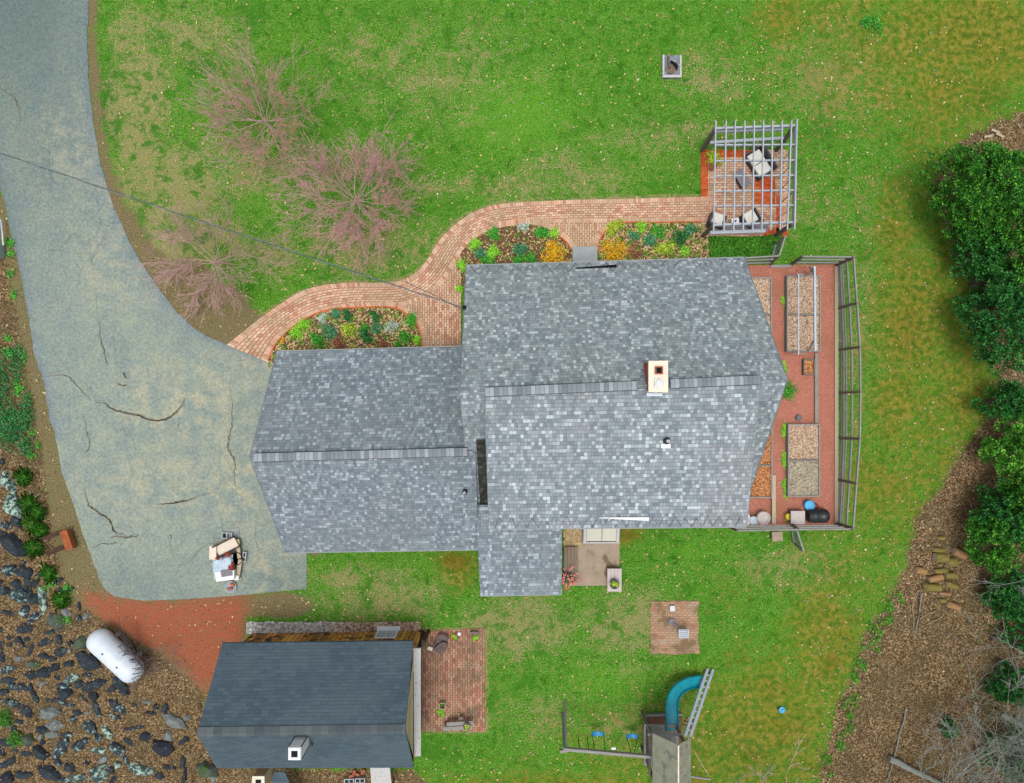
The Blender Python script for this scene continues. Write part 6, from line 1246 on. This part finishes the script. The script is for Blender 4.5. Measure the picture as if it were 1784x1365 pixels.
M['bark_p'] = plain('pinkish_grey_twig', S(196,160,156), .95, .2, 12, .2)
def bare(px, py, ht, label, mat, seed, spread, nb=9, leaf=None, r0=.07, depth=3, name='bare_tree', group=None, lean=(0,0), blos=0, z0=.25, twk=3, flat=.5, lf=(.02,.045)):
    rr_ = random.Random(seed); b = P(px, py); t = thing(name, b, label, 'tree', group); tips = []; B = MB()
    tp = b+Vector((lean[0], lean[1], ht*z0*1.6)); B.tube([b, b.lerp(tp, .5)+Vector((.04,.02,0)), tp], [r0, r0*.8, r0*.6], 8); B.build('trunk', M[mat], t); B = MB()
    for k in range(nb):
        ph = 6.283*k/nb+rr_.uniform(-.3, .3); s_ = b.lerp(tp, rr_.uniform(.55, 1)); twigs(B, s_, (math.cos(ph), math.sin(ph), flat*rr_.uniform(.4, 1.6)), spread*rr_.uniform(.5, .75), r0*.42, depth, .55, twk, .12, rr_, 4, .15, tips)
    B.build('branches', M[mat], t)
    if leaf:
        tp_ = np.array([tuple(q) for q in tips]); n_ = blos; idx = NR.randint(0, len(tp_), n_); pts = tp_[idx]+NR.normal(0, .035, (n_, 3)); V, Fc = leaves(pts, lf[0], lf[1], 1.2, .8); nmesh('blossom', V, Fc, M['lf_'+leaf], t)
    return t
RBG = 'pink budding trees on the upper left lawn'
bare(500,250,3.6,'pink-budded tree highest on the lawn, with salmon and green buds','bark_p',31,2.6,22,'pinkg',.036,3,'budding_tree',RBG,(-.5,.45),9000,lf=(.02,.04),flat=.45,twk=4)
bare(641,372,3.3,'pinkest budding tree, just above the brick path','bark_p',47,2.5,24,'pink',.036,3,'budding_tree',RBG,(-.3,.3),15000,lf=(.02,.04),flat=.45,twk=4)
bare(412,462,2.4,'smaller greyish budding tree beside the driveway','bark_p',59,2.1,18,'pinkg',.032,3,'budding_tree',RBG,(-.6,-.05),3000,lf=(.016,.032),flat=.25,twk=4)
BT = 'bare trees at the lower right'
bare(1815,1160,5,'bare pale-barked tree at the right edge reaching left over the leaf litter','bark_w',71,3.8,10,None,.08,4,'bare_tree',BT,(-.3,.1),flat=.25)
bare(1810,1010,5,'bare grey tree at the right edge above the evergreens','bark_w',73,2.8,9,None,.06,4,'bare_tree',BT,(-.3,0),flat=.25)
bare(1700,1375,4,'bare tangled tree in the lower right corner, left of the evergreen','bark_w',79,4.2,13,None,.06,4,'bare_tree',BT,(-.2,.3),flat=.4)
bare(1790,1300,4,'bare tangled tree in the extreme lower right corner','bark_w',83,4.2,13,None,.06,4,'bare_tree',BT,(-.3,.2),flat=.4)
bare(1630,1400,3.5,'bare shrub rising from the bottom edge right of the thick fallen log','bark_w',89,3.6,12,None,.045,4,'bare_tree',BT,(0,.3),flat=.4)
bare(1745,1265,3.5,'bare thin-twigged tree above the lower right corner tangle','bark_w',113,3.3,11,None,.045,4,'bare_tree',BT,(-.2,.1),flat=.35)
bare(1270,1390,3,'faint bare shrub at the bottom edge right of the play tower','bark_w',97,2.5,9,None,.03,3,'bare_tree',BT,(.1,.2),flat=.4)
bare(1340,1375,3,'faint bare shrub at the bottom edge on the olive lawn','bark_p',101,2.3,9,None,.03,3,'bare_tree',BT,(.1,.1),flat=.4)
px, py = ground_pts(16000, 1560, 640, 1850, 1420, lambda a, b: blobsum(a, b, [(1740,1190,40,60,.8),(1770,1090,50,50,.8),(1790,1320,60,80,.7),(1740,1350,50,40,.5),(1770,680,40,30,.6),(1790,1000,40,80,.9),(1700,1060,16,40,.5)]), [])
V, Fc = leaves(to_w(px, py, NR.uniform(.05, .5, len(px))), .05, .13, 1.0, .4); tag(nmesh('undergrowth', V, Fc, M['lf_evdk']), 'dark green undergrowth below the bare trees at the right', 'undergrowth', kind='stuff')
for o_ in list(bpy.data.objects):
    if '_o' in o_: del o_['_o']
print('objs', len(bpy.data.objects))
